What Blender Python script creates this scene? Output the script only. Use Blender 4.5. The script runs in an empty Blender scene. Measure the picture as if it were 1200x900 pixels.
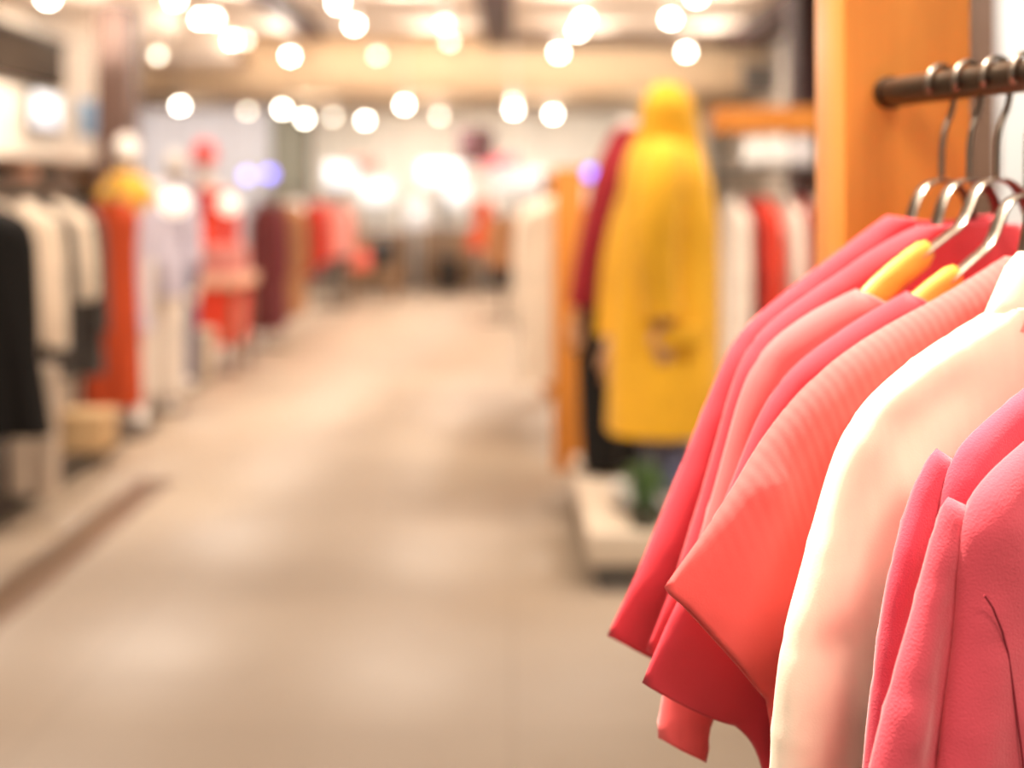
import bpy, bmesh, math, random
import numpy as np
from mathutils import Vector
from mathutils.geometry import delaunay_2d_cdt

random.seed(7)
SC = bpy.context.scene
COL = SC.collection
F = 1667.0            # focal length in pixels of the 1200 px wide frame
HOR = 230.0           # row of the horizon
CAMZ = 1.35
pi = math.pi


def P(x, y, d):
    """Point of the room seen at pixel (x, y) at distance d down the aisle."""
    return Vector(((x - 600) / F * d, d, CAMZ + (HOR - y) / F * d))


# ------------------------------------------------------------------ materials
def mat(name, col, rough=0.6, var=0.08, scale=6.0, bump=0.0, bscale=60.0, metal=0.0, sheen=0.0, spec=0.5, coord='Object', stretch=None):
    m = bpy.data.materials.new(name)
    m.use_nodes = True
    nt = m.node_tree
    b = nt.nodes['Principled BSDF']
    b.inputs['Roughness'].default_value = rough
    b.inputs['Metallic'].default_value = metal
    b.inputs['Specular IOR Level'].default_value = spec
    if sheen:
        b.inputs['Sheen Weight'].default_value = sheen
        b.inputs['Sheen Roughness'].default_value = 0.5
        b.inputs['Sheen Tint'].default_value = (1, .93, .9, 1)
    tc = nt.nodes.new('ShaderNodeTexCoord')
    mp = nt.nodes.new('ShaderNodeMapping')
    if stretch:
        mp.inputs['Scale'].default_value = stretch
    nt.links.new(tc.outputs[coord], mp.inputs['Vector'])
    nz = nt.nodes.new('ShaderNodeTexNoise')
    nz.inputs['Scale'].default_value = scale
    nz.inputs['Detail'].default_value = 4
    nt.links.new(mp.outputs['Vector'], nz.inputs['Vector'])
    rp = nt.nodes.new('ShaderNodeValToRGB')
    c0 = [max(0, c * (1 - var)) for c in col]
    c1 = [min(1, c * (1 + var)) for c in col]
    rp.color_ramp.elements[0].position = .35
    rp.color_ramp.elements[1].position = .65
    rp.color_ramp.elements[0].color = (*c0, 1)
    rp.color_ramp.elements[1].color = (*c1, 1)
    nt.links.new(nz.outputs['Fac'], rp.inputs['Fac'])
    nt.links.new(rp.outputs['Color'], b.inputs['Base Color'])
    if bump:
        nb = nt.nodes.new('ShaderNodeTexNoise')
        nb.inputs['Scale'].default_value = bscale
        nb.inputs['Detail'].default_value = 3
        nt.links.new(mp.outputs['Vector'], nb.inputs['Vector'])
        bp = nt.nodes.new('ShaderNodeBump')
        bp.inputs['Strength'].default_value = bump
        bp.inputs['Distance'].default_value = 0.01
        nt.links.new(nb.outputs['Fac'], bp.inputs['Height'])
        nt.links.new(bp.outputs['Normal'], b.inputs['Normal'])
    return m


def emis(name, col, strength):
    m = bpy.data.materials.new(name)
    m.use_nodes = True
    b = m.node_tree.nodes['Principled BSDF']
    b.inputs['Base Color'].default_value = (.8, .8, .8, 1)
    b.inputs['Emission Color'].default_value = (*col, 1)
    b.inputs['Emission Strength'].default_value = strength
    return m


def cloth_mat(name, col, ribs=None, weave=0.15, sheen=.12, var=.06, rough=.85, ribstr=.3, ribz=None):
    """Woven cloth; ribs = (angle in the cloth's plane, ribs per metre) adds knitted ribs."""
    m = mat(name, col, rough=rough, var=var, scale=9, sheen=sheen, spec=.25)
    nt = m.node_tree
    b = nt.nodes['Principled BSDF']
    tc = nt.nodes.new('ShaderNodeTexCoord')
    nz = nt.nodes.new('ShaderNodeTexNoise')
    nz.inputs['Scale'].default_value = 700
    nz.inputs['Detail'].default_value = 2
    nt.links.new(tc.outputs['Object'], nz.inputs['Vector'])
    n2 = nt.nodes.new('ShaderNodeTexNoise')
    n2.inputs['Scale'].default_value = 16
    n2.inputs['Detail'].default_value = 3
    nt.links.new(tc.outputs['Object'], n2.inputs['Vector'])
    bp2 = nt.nodes.new('ShaderNodeBump')
    bp2.inputs['Strength'].default_value = .05
    bp2.inputs['Distance'].default_value = .012
    nt.links.new(n2.outputs['Fac'], bp2.inputs['Height'])
    bp = nt.nodes.new('ShaderNodeBump')
    bp.inputs['Strength'].default_value = weave
    bp.inputs['Distance'].default_value = .0007
    nt.links.new(nz.outputs['Fac'], bp.inputs['Height'])
    nt.links.new(bp2.outputs['Normal'], bp.inputs['Normal'])
    last = bp
    if ribs:
        ang, per = ribs
        mp = nt.nodes.new('ShaderNodeMapping')
        mp.inputs['Rotation'].default_value = (0, ang, 0)
        nt.links.new(tc.outputs['Object'], mp.inputs['Vector'])
        wv = nt.nodes.new('ShaderNodeTexWave')
        wv.inputs['Scale'].default_value = per / 3.18
        wv.inputs['Distortion'].default_value = .6
        wv.inputs['Detail'].default_value = 1
        nt.links.new(mp.outputs['Vector'], wv.inputs['Vector'])
        bp3 = nt.nodes.new('ShaderNodeBump')
        bp3.inputs['Strength'].default_value = ribstr
        bp3.inputs['Distance'].default_value = .002
        if ribz is None:
            nt.links.new(wv.outputs['Fac'], bp3.inputs['Height'])
        else:
            sx = nt.nodes.new('ShaderNodeSeparateXYZ')
            nt.links.new(tc.outputs['Object'], sx.inputs[0])
            mrn = nt.nodes.new('ShaderNodeMapRange')
            mrn.inputs['From Min'].default_value = ribz - .07
            mrn.inputs['From Max'].default_value = ribz
            nt.links.new(sx.outputs['Z'], mrn.inputs['Value'])
            mu = nt.nodes.new('ShaderNodeMath')
            mu.operation = 'MULTIPLY'
            nt.links.new(wv.outputs['Fac'], mu.inputs[0])
            nt.links.new(mrn.outputs['Result'], mu.inputs[1])
            nt.links.new(mu.outputs[0], bp3.inputs['Height'])
        nt.links.new(last.outputs['Normal'], bp3.inputs['Normal'])
        last = bp3
    nt.links.new(last.outputs['Normal'], b.inputs['Normal'])
    return m


def wood_mat(name, col, dark, stretch):
    m = mat(name, col, rough=.42, var=.1, scale=3, stretch=stretch)
    nt = m.node_tree
    b = nt.nodes['Principled BSDF']
    rp = [n for n in nt.nodes if n.type == 'VALTORGB'][0]
    rp.color_ramp.elements[0].color = (*dark, 1)
    rp.color_ramp.elements[1].color = (*col, 1)
    rp.color_ramp.elements[0].position = .25
    rp.color_ramp.elements[1].position = .7
    return m


# ------------------------------------------------------------------ mesh helpers
def link(name, me, m=None, parent=None, smooth=True):
    o = bpy.data.objects.new(name, me)
    COL.objects.link(o)
    if m:
        me.materials.append(m)
    if smooth:
        me.polygons.foreach_set('use_smooth', [True] * len(me.polygons))
    if parent:
        o.parent = parent
    return o


def from_bm(name, bm, m=None, parent=None, smooth=True, auto=None):
    bmesh.ops.recalc_face_normals(bm, faces=bm.faces)
    if auto is not None:
        for e in bm.edges:
            if len(e.link_faces) == 2 and e.calc_face_angle(0) > auto:
                e.smooth = False
    me = bpy.data.meshes.new(name)
    bm.to_mesh(me)
    bm.free()
    return link(name, me, m, parent, smooth)


def tag(o, label, cat, group=None, kind=None):
    o['label'] = label
    o['category'] = cat
    if group:
        o['group'] = group
    if kind:
        o['kind'] = kind
    return o


def thing(name, label, cat, loc, rz=0.0, group=None):
    o = bpy.data.objects.new(name, None)
    o.empty_display_size = .05
    COL.objects.link(o)
    o.location = loc
    o.rotation_euler = (0, 0, rz)
    return tag(o, label, cat, group)


def struct(name, o):
    o.name = name
    o['kind'] = 'structure'
    return o


def add_box(bm, lo, hi, bevel=0.0):
    r = bmesh.ops.create_cube(bm, size=1)
    vs = r['verts']
    for v in vs:
        v.co = Vector([lo[i] + (v.co[i] + .5) * (hi[i] - lo[i]) for i in range(3)])
    if bevel:
        es = list({e for v in vs for e in v.link_edges})
        bmesh.ops.bevel(bm, geom=es, offset=bevel, segments=2, affect='EDGES', profile=.6)


def box(name, lo, hi, m, parent=None, bevel=0.004):
    bm = bmesh.new()
    add_box(bm, lo, hi, bevel)
    return from_bm(name, bm, m, parent, smooth=True, auto=.6)


def add_rings(bm, rings, cap0=True, cap1=True, closed=True):
    vr = [[bm.verts.new(p) for p in r] for r in rings]
    n = len(rings[0])
    for a, b in zip(vr, vr[1:]):
        for i in range(n if closed else n - 1):
            j = (i + 1) % n
            bm.faces.new((a[i], a[j], b[j], b[i]))
    if cap0:
        bm.faces.new(vr[0][::-1])
    if cap1:
        bm.faces.new(vr[-1])


def smooth_path(pts, step):
    """Catmull-Rom through the points, resampled about every step; keeps both ends."""
    pts = [np.array(p, float) for p in pts]
    if len(pts) == 2:
        n = max(1, int(np.linalg.norm(pts[1] - pts[0]) / step))
        return [pts[0] + (pts[1] - pts[0]) * i / n for i in range(n + 1)]
    out = []
    for i in range(len(pts) - 1):
        p1, p2 = pts[i], pts[i + 1]
        p0 = pts[i - 1] if i else 2 * p1 - p2
        p3 = pts[i + 2] if i + 2 < len(pts) else 2 * p2 - p1
        L = np.linalg.norm(p2 - p1)
        n = max(1, int(round(L / step)))
        m1 = (p2 - p0) * .5 * min(1, 2 * L / max(1e-6, np.linalg.norm(p2 - p0)))
        m2 = (p3 - p1) * .5 * min(1, 2 * L / max(1e-6, np.linalg.norm(p3 - p1)))
        for k in range(n):
            t = k / n
            h = (2 * t**3 - 3 * t**2 + 1, t**3 - 2 * t**2 + t, -2 * t**3 + 3 * t**2, t**3 - t**2)
            out.append(h[0] * p1 + h[1] * m1 + h[2] * p2 + h[3] * m2)
    out.append(pts[-1])
    return out


def add_tube(bm, pts, radii, n=10, flat=1.0, up=(0, 0, 1), step=None, cap=True):
    """Tube along pts; radii one number, a list, or a list of (side, up) pairs."""
    if not isinstance(radii, (list, tuple)):
        radii = [radii] * len(pts)
    R = [(r if isinstance(r, (list, tuple)) else (r, r * flat)) for r in radii]
    if step:
        full = smooth_path([(*p, *r) for p, r in zip(pts, R)], step)
        pts = [f[:3] for f in full]
        R = [f[3:] for f in full]
    pts = [Vector(p) for p in pts]
    rings = []
    ref = Vector(up)
    if abs((pts[-1] - pts[0]).normalized().dot(ref.normalized())) > .8:
        ref = Vector((0, 1, 0)) if abs(ref.y) < .5 else Vector((1, 0, 0))
    for i, p in enumerate(pts):
        t = (pts[min(i + 1, len(pts) - 1)] - pts[max(i - 1, 0)]).normalized()
        s = t.cross(ref)
        if s.length < .05:
            s = t.cross(Vector((1, .1, 0)))
        s.normalize()
        u = s.cross(t).normalized()
        rings.append([p + s * (R[i][0] * math.cos(2 * pi * k / n)) + u * (R[i][1] * math.sin(2 * pi * k / n)) for k in range(n)])
    add_rings(bm, rings, cap, cap)


def tube(name, pts, radii, m, parent=None, **kw):
    bm = bmesh.new()
    add_tube(bm, pts, radii, **kw)
    return from_bm(name, bm, m, parent, auto=1.0)


def add_loft(bm, secs, n=40, fold=None, cap0=True, cap1=True, step=None):
    """secs: (cx, cy, z, rx, ry, power); fold(angle, z) scales the radius."""
    if step:
        secs = [tuple(s) for s in smooth_path(secs, step)]
    rings = []
    for cx, cy, z, rx, ry, pw in secs:
        r = []
        for k in range(n):
            a = 2 * pi * k / n
            c, s = math.cos(a), math.sin(a)
            q = (abs(c)**pw + abs(s)**pw)**(-1 / pw)
            g = 1 + (fold(a, z) if fold else 0)
            r.append(Vector((cx + rx * q * c * g, cy + ry * q * s * g, z)))
        rings.append(r)
    add_rings(bm, rings, cap0, cap1)


def loft(name, secs, m, parent=None, **kw):
    bm = bmesh.new()
    add_loft(bm, secs, **kw)
    return from_bm(name, bm, m, parent, auto=1.2)


def ellipsoid(bm, c, r, seg=20, rings=12, warp=None):
    q = bmesh.ops.create_uvsphere(bm, u_segments=seg, v_segments=rings, radius=1)
    for v in q['verts']:
        p = v.co.copy()
        if warp:
            p = warp(p)
        v.co = Vector((c[0] + p.x * r[0], c[1] + p.y * r[1], c[2] + p.z * r[2]))


# ------------------------------------------------------------------ cloth from a sewn outline
def sd_seg(p, a, b):
    ab = b - a
    L = max(1e-12, float(ab @ ab))
    t = np.clip(((p - a) @ ab) / L, 0, 1)
    return np.linalg.norm(p - (a + t[:, None] * ab), axis=1)


def inside(poly, p):
    x, y = p[:, 0], p[:, 1]
    r = np.zeros(len(p), bool)
    a = poly
    b = np.roll(poly, -1, axis=0)
    for (x0, y0), (x1, y1) in zip(a, b):
        if y0 == y1:
            continue
        c = ((y0 > y) != (y1 > y)) & (x < (x1 - x0) * (y - y0) / (y1 - y0) + x0)
        r ^= c
    return r


def cloth(name, chains, m, parent=None, T=.014, R=.03, res=.009, ridges=(), waves=(), yoff=0.0, wall=.0016, depth=None, lean=None):
    """Two sheets of cloth sewn along the closed chains of an outline in the local x-z plane and open
    along the others (neck, cuff, hem). chains: [(points, is_open)] joined end to end.
    ridges: (ax, az, bx, bz, width, height), height > 0 towards -y. waves: (dirx, dirz, wavelength, height, phase, z0, z1)."""
    pts, opn = [], []
    for c, o in chains:
        sp = smooth_path(c, res)
        if wall and len(sp) > 6 and not o:
            sp = np.array(sp)
            for _ in range(16):
                sp[1:-1] = .5 * sp[1:-1] + .25 * (sp[:-2] + sp[2:])
        for q in sp[:-1]:
            pts.append(q)
            opn.append(o)
    poly = np.array(pts)
    n = len(poly)
    lo, hi = poly.min(0), poly.max(0)
    gx = np.arange(lo[0], hi[0], res)
    gz = np.arange(lo[1], hi[1], res * .87)
    g = []
    for i, z in enumerate(gz):
        g.append(np.stack([gx + (res / 2 if i % 2 else 0), np.full_like(gx, z)], 1))
    g = np.concatenate(g)
    g = g[inside(poly, g)]
    if len(g):
        dmin = np.full(len(g), 9.)
        for i in range(n):
            dmin = np.minimum(dmin, sd_seg(g, poly[i], poly[(i + 1) % n]))
        rim = [.3 * R * .4, .3 * R, .62 * R] if wall else []
        g = g[dmin > (rim[-1] + res * .6 if rim else res * .55)]
        area2 = float(np.sum(poly[:, 0] * np.roll(poly[:, 1], -1) - np.roll(poly[:, 0], -1) * poly[:, 1]))
        tg = np.roll(poly, -1, axis=0) - np.roll(poly, 1, axis=0)
        tg /= np.maximum(1e-9, np.linalg.norm(tg, axis=1))[:, None]
        nrm = np.stack([-tg[:, 1], tg[:, 0]], 1) * (1 if area2 > 0 else -1)
        for rd in rim:
            c = poly + nrm * rd
            c = c[inside(poly, c)]
            dm = np.full(len(c), 9.)
            for i in range(n):
                dm = np.minimum(dm, sd_seg(c, poly[i], poly[(i + 1) % n]))
            c = c[dm > rd * .93]
            kp = []
            for q in c:
                if not kp or min(np.hypot(*(np.array(kp[-40:]) - q).T)) > res * .45:
                    kp.append(q)
            if kp:
                g = np.concatenate([g, np.array(kp)])
    allp = np.concatenate([poly, g]) if len(g) else poly
    vs, es, fs, ov, oe, of = delaunay_2d_cdt([Vector((float(a), float(b))) for a, b in allp], [(i, (i + 1) % n) for i in range(n)], [], 1, 1e-6)
    p = np.array([(v.x, v.y) for v in vs])
    d = np.full(len(p), 9.)
    for i in range(n):
        if not opn[i]:
            d = np.minimum(d, sd_seg(p, poly[i], poly[(i + 1) % n]))
    q = np.clip(d / R, 0, 1)
    th = T * np.sqrt(np.clip(1 - (1 - q)**2, 0, 1))
    tight = [i for i in range(n) if opn[i] == 2]
    if tight:
        dt = np.full(len(p), 9.)
        for i in tight:
            dt = np.minimum(dt, sd_seg(p, poly[i], poly[(i + 1) % n]))
        th = th * (.16 + .84 * np.clip(dt / .09, 0, 1))
    if depth:
        th = th * np.array([depth(a, b) for a, b in p])
    f = np.zeros(len(p))
    for ax, az, bx, bz, w, h in ridges:
        dd = sd_seg(p, np.array((ax, az)), np.array((bx, bz)))
        f += h * np.exp(-(dd / w)**2)
    for dx, dz, wl, h, ph, z0, z1 in waves:
        ph_ = (p[:, 0] * dx + p[:, 1] * dz) / wl * 2 * pi + ph
        env = np.clip((p[:, 1] - z0) / (z1 - z0), 0, 1)
        f += h * env * (np.sin(ph_) + .4 * np.sin(2.3 * ph_ + 1.1))
    f *= np.clip(d / (R * 1.2), 0, 1)
    L = np.zeros(len(p)) + yoff
    if lean:
        L = L + np.array([lean(a, b) for a, b in p])
    weld = d < 1e-5
    verts, bi = [], []
    for i in range(len(p)):
        verts.append((p[i, 0], L[i] - th[i] - f[i], p[i, 1]))
    for i in range(len(p)):
        if weld[i]:
            bi.append(i)
        else:
            bi.append(len(verts))
            verts.append((p[i, 0], L[i] + th[i] - f[i] * .5, p[i, 1]))
    faces = []
    for t in fs:
        faces.append(tuple(t))                      # x-z counter-clockwise: normal -y, the front sheet
        faces.append(tuple(bi[k] for k in reversed(t)))
    faces = [t for t in faces if len(set(t)) == len(t)]
    me = bpy.data.meshes.new(name)
    me.from_pydata(verts, [], faces)
    me.validate()
    o = link(name, me, m, parent)
    if wall:
        ms = o.modifiers.new('soften', 'SMOOTH')
        ms.use_x = ms.use_z = False
        ms.factor = .5
        ms.iterations = 5
        md = o.modifiers.new('cloth_thickness', 'SOLIDIFY')
        md.thickness = wall
        md.offset = -1
    o['_p'] = 0
    del o['_p']
    return o


def mirror(c):
    return [(-x, z) for x, z in c][::-1]


# ------------------------------------------------------------------ materials used
M = {
    'fascia': mat('fascia_brown', (.045, .030, .020), rough=.85, var=.1, spec=.2),
    'wood': wood_mat('honey_wood', (.64, .235, .034), (.48, .155, .018), (9, 9, .9)),
    'hangerwood': wood_mat('hanger_wood', (.80, .37, .06), (.68, .27, .035), (4, 20, 20)),
    'steel': mat('brushed_dark_steel', (.13, .095, .07), rough=.38, metal=1, var=.12, scale=12),
    'hook': mat('nickel_hook', (.27, .22, .18), rough=.3, metal=1, var=.08, scale=20),
    'white_paint': mat('white_panel_paint', (.80, .79, .76), rough=.5, var=.02),
    'brown_frame': mat('brown_frame', (.16, .085, .05), rough=.5, var=.1),
    'cream_wall': mat('cream_wall_paint', (.84, .76, .66), rough=.7, var=.02, scale=2),
    'beige': mat('header_shade_beige', (.76, .57, .38), rough=.7, var=.03, scale=1.5),  # ceiling cream taken to tan: the unlit header's shade is in this colour
    'ceil': mat('ceiling_paint', (.90, .77, .64), rough=.8, var=.02, scale=1.5),
    'plum': mat('dark_plum_channel', (.05, .016, .018), rough=.6, var=.1),
    'grey_wall': mat('cool_grey_wall', (.60, .56, .57), rough=.7, var=.03),
    'olive': mat('olive_grey_column', (.20, .18, .13), rough=.7, var=.06),
    'dark_brown': mat('dark_brown_board', (.055, .037, .026), rough=.5, var=.12),
    'shelf_brown': mat('shelf_brown', (.24, .14, .08), rough=.5, var=.12),
    'rust': mat('rust_brown_cladding', (.09, .048, .036), rough=.6, var=.18, scale=2),
    'black': mat('black_plastic', (.012, .011, .011), rough=.5, var=.1),
    'greybox': mat('grey_plastic', (.16, .15, .14), rough=.5, var=.06),
    'plinth': mat('ivory_plinth', (.60, .48, .355), rough=.5, var=.03),
    'kick': mat('grey_toe_kick', (.10, .085, .07), rough=.6, var=.08),
    'mannequin': mat('mannequin_shell', (.80, .72, .64), rough=.35, var=.02),
    'skin': mat('tan_mannequin_shell', (.62, .34, .19), rough=.4, var=.02),
    'leaf': mat('grass_leaf', (.035, .075, .012), rough=.45, var=.3, scale=20),
    'pot': mat('olive_pot', (.05, .05, .03), rough=.6, var=.1),
    'kraft': mat('kraft_card', (.62, .40, .20), rough=.8, var=.05),
    'white_card': mat('white_card', (.80, .76, .72), rough=.6, var=.02),
    'red_sign': mat('red_sign', (.75, .10, .07), rough=.5, var=.04),
    'pink_sign': mat('pink_sign', (.80, .12, .16), rough=.5, var=.04),
    'maroon_sign': mat('maroon_sign', (.10, .028, .032), rough=.6, var=.06),
    'counter': mat('white_counter', (.78, .72, .68), rough=.4, var=.02),
    'counter_brown': mat('brown_counter_front', (.30, .18, .10), rough=.5, var=.1),
    'blue_card': mat('blue_poster', (.18, .34, .55), rough=.6, var=.1),
    'peach': mat('peach_card', (.85, .50, .34), rough=.6, var=.04),
    'orange_card': mat('orange_bag', (.85, .33, .10), rough=.6, var=.06),
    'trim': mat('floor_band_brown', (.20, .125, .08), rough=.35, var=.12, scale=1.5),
}
CL = {
    'coral': cloth_mat('coral_cotton', (.80, .10, .085), sheen=.3),
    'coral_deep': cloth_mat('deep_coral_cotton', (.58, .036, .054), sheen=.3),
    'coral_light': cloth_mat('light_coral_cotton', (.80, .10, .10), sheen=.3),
    'rib': cloth_mat('ribbed_coral_knit', (.80, .092, .085), sheen=.28, ribs=(.34, 115), ribstr=.15, ribz=-.28),
    'cream': cloth_mat('cream_linen', (.90, .75, .59), ribs=(.10, 70), sheen=.15, ribstr=.12),
    'rose': cloth_mat('rose_cotton', (.58, .055, .095), weave=.4, sheen=.4),
    'rose2': cloth_mat('rose_linen', (.63, .066, .097), weave=.6, sheen=.4),
    'yellow': cloth_mat('mustard_wool', (.72, .36, .016), var=.05),
    'maroon': cloth_mat('maroon_wool', (.26, .010, .016)),
    'blackc': cloth_mat('black_cloth', (.008, .006, .005), sheen=.03),
    'denim': cloth_mat('denim', (.12, .125, .21)),
    'white': cloth_mat('white_cloth', (.80, .70, .60)),
    'ivory': cloth_mat('ivory_cloth', (.74, .60, .46)),
    'greige': cloth_mat('greige_cloth', (.58, .45, .34)),
    'orange': cloth_mat('burnt_orange_wool', (.44, .052, .010)),
    'lavender': cloth_mat('lavender_cotton', (.58, .53, .62)),
    'scarlet': cloth_mat('scarlet_cloth', (.80, .065, .03)),
    'darkred': cloth_mat('dark_red_cloth', (.32, .015, .01)),
    'plumc': cloth_mat('plum_wool', (.17, .035, .04)),
    'camel': cloth_mat('camel_wool', (.42, .20, .09)),
    'pinkc': cloth_mat('pink_cloth', (.82, .34, .30)),
    'mustardscarf': cloth_mat('ochre_cloth', (.68, .36, .05)),
    'darkgrey': cloth_mat('charcoal_cloth', (.06, .05, .045)),
}
LAMP = emis('spot_lens_glow', (1, .90, .76), 40)
LAMP_DIM = emis('spot_lens_dim_glow', (1, .86, .66), 9)
SCREEN = emis('cool_white_screen', (.80, .87, 1.0), 1.0)
SCREEN_SOFT = emis('soft_white_screen', (.88, .93, 1.0), .36)
GLOW = emis('paper_lantern_glow', (1, .86, .68), 1.1)
BLUE = emis('blue_violet_led', (.08, .09, 1.0), 4.5)
BLUE_PALE = emis('pale_violet_led', (.30, .30, 1.0), 3.6)

# ------------------------------------------------------------------ the setting
XL, XR, YB, ZC = -4.3, 3.5, 25.0, 3.5
Y0 = -2.5


def floor_material():
    m = bpy.data.materials.new('polished_concrete')
    m.use_nodes = True
    nt = m.node_tree
    b = nt.nodes['Principled BSDF']
    tc = nt.nodes.new('ShaderNodeTexCoord')
    n1 = nt.nodes.new('ShaderNodeTexNoise')
    n1.inputs['Scale'].default_value = .9
    n1.inputs['Detail'].default_value = 6
    nt.links.new(tc.outputs['Object'], n1.inputs['Vector'])
    rp = nt.nodes.new('ShaderNodeValToRGB')
    rp.color_ramp.elements[0].position = .3
    rp.color_ramp.elements[1].position = .7
    rp.color_ramp.elements[0].color = (.295, .212, .146, 1)
    rp.color_ramp.elements[1].color = (.36, .268, .188, 1)
    nt.links.new(n1.outputs['Fac'], rp.inputs['Fac'])
    br = nt.nodes.new('ShaderNodeTexBrick')
    br.offset = 0
    br.inputs['Scale'].default_value = 1
    br.inputs['Brick Width'].default_value = 1.2
    br.inputs['Row Height'].default_value = 1.2
    br.inputs['Mortar Size'].default_value = .006
    br.inputs['Color1'].default_value = (1, 1, 1, 1)
    br.inputs['Color2'].default_value = (.93, .94, .95, 1)
    br.inputs['Mortar'].default_value = (.86, .85, .84, 1)
    nt.links.new(tc.outputs['Object'], br.inputs['Vector'])
    mx = nt.nodes.new('ShaderNodeMix')
    mx.data_type = 'RGBA'
    mx.blend_type = 'MULTIPLY'
    mx.inputs['Factor'].default_value = 1
    nt.links.new(rp.outputs['Color'], mx.inputs['A'])
    nt.links.new(br.outputs['Color'], mx.inputs['B'])
    nt.links.new(mx.outputs['Result'], b.inputs['Base Color'])
    n2 = nt.nodes.new('ShaderNodeTexNoise')
    n2.inputs['Scale'].default_value = 2.2
    nt.links.new(tc.outputs['Object'], n2.inputs['Vector'])
    mr = nt.nodes.new('ShaderNodeMapRange')
    mr.inputs['To Min'].default_value = .33
    mr.inputs['To Max'].default_value = .44
    nt.links.new(n2.outputs['Fac'], mr.inputs['Value'])
    nt.links.new(mr.outputs['Result'], b.inputs['Roughness'])
    b.inputs['Specular IOR Level'].default_value = .6
    return m


XW, YW = -8.5, 15.3        # the shop opens to the left beyond the pillar
struct('floor', box('floor', (XW - .2, Y0, -.1), (XR + .2, YB + .2, 0), floor_material(), bevel=0))
struct('ceiling', box('ceiling', (-3.6, Y0, ZC), (XR + .2, 19.7, ZC + .1), M['ceil'], bevel=0))
struct('ceiling_soffit_left', box('ceiling_soffit', (XW - .2, Y0, 3.1), (-3.6, 19.7, ZC + .1), M['ceil'], bevel=0))
struct('ceiling_header', box('ceiling_header', (XW - .2, 19.7, 2.83), (XR + .2, YB + .2, ZC + .1), M['beige'], bevel=0))
struct('wall_back', box('wall_back', (XW - .2, YB, 0), (XR + .2, YB + .2, 2.83), M['cream_wall'], bevel=0))
struct('wall_left', box('wall_left', (XL - .2, Y0, 0), (XL, YW, 3.1), M['cream_wall'], bevel=0))
struct('wall_left_far', box('wall_left_far', (XW - .2, YW - .2, 0), (XW, YB, 3.1), M['grey_wall'], bevel=0))
struct('wall_left_return', box('wall_left_return', (XW, YW - .2, 0), (XL - .2, YW, 3.1), M['cream_wall'], bevel=0))
struct('wall_right', box('wall_right', (XR, Y0, 0), (XR + .2, YB, ZC), M['cream_wall'], bevel=0))
struct('floor_strip', box('trim', (-1.78, .5, 0), (-1.60, 6.8, .002), M['trim'], bevel=0))  # thin dark brown strip lying on the floor
# dark channels let into the ceiling
struct('trim_2', box('trim', (-2.78, Y0, ZC - .05), (-2.46, 19.0, ZC + .02), M['plum'], bevel=.005))
struct('trim_3', box('trim', (-.37, Y0, ZC - .05), (.0, 19.2, ZC + .02), M['plum'], bevel=.005))
struct('ceiling_shadow_strip', box('trim', (-.37, 19.22, ZC - .08), (2.9, 19.69, ZC + .02), M['rust'], bevel=.005))  # dark strip imitating the shadow gap before the header
struct('trim_5', box('trim', (2.9, Y0, ZC - .12), (3.45, 19.69, ZC + .02), M['plum'], bevel=.005))
# grey wall bay and olive pillar at the back left
struct('wall_bay_left', box('wall_bay', (-8.3, 24.0, 0), (-4.0, 24.98, 2.82), M['grey_wall'], bevel=.01))
struct('pillar_back', box('pillar', (-3.99, 23.6, 0), (-3.42, 24.2, 2.82), M['olive'], bevel=.01))
# clad pillar on the left, dark pillar on the right
struct('pillar_left', box('pillar', (P(112, 0, 12.9).x, 12.9, 0), (P(150, 0, 12.9).x, 13.3, 3.1), M['rust'], bevel=.01))
struct('pillar_right', box('pillar', (P(935, 0, 9).x, 9.0, 0), (P(985, 0, 9).x, 9.4, ZC), M['plum'], bevel=.01))
# white display partition behind the wooden post
pt = thing('display_partition', 'tall white partition panel with brown edge post behind the clothes rail', 'partition', (P(1132, 0, 4.2).x, 4.2, 0))
box('panel', (.09, .0, 0), (1.9, .06, 3.0), M['white_paint'], pt)
box('edge_post', (0, -.03, 0), (.085, .09, 3.0), M['brown_frame'], pt)

# ------------------------------------------------------------------ foreground rail
RD0, RX0, RK = 1.33, .355, .296
RZ = 1.447
RR = .0135


def rail_x(d):
    return RX0 + (RD0 - d) * RK


B = math.radians(30)
wr = thing('wooden_display_post', 'thick honey-coloured wooden post holding the clothes rail', 'post', (.374, 1.41, 0))
box('column', (-.06, -.065, .04), (.06, .065, 2.6), M['wood'], wr, bevel=.004)
box('foot', (-.09, -.10, 0), (.09, .10, .04), M['wood'], wr, bevel=.006)
rl = thing('clothes_rail', 'round brushed steel clothes rail fixed to the wooden post', 'clothes rail', (rail_x(1.337), 1.337, RZ))
e0 = Vector((0, 0, 0))
e1 = Vector((rail_x(.25) - rail_x(1.337),   .25 - 1.337, 0))
tube('bar', [e0, e0.lerp(e1, .5), e1], RR, M['steel'], rl, n=24)
dv = e1.normalized()
tube('flange', [Vector((0, .0, 0)), Vector((0, 0, 0)) + dv * .008], .0155, M['steel'], rl, n=24)
tube('support_leg', [e1 - dv * .02 + Vector((0, 0, -RR)), Vector((e1.x - dv.x * .02, e1.y - dv.y * .02, -RZ))], .0125, M['steel'], rl, n=16)


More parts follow.
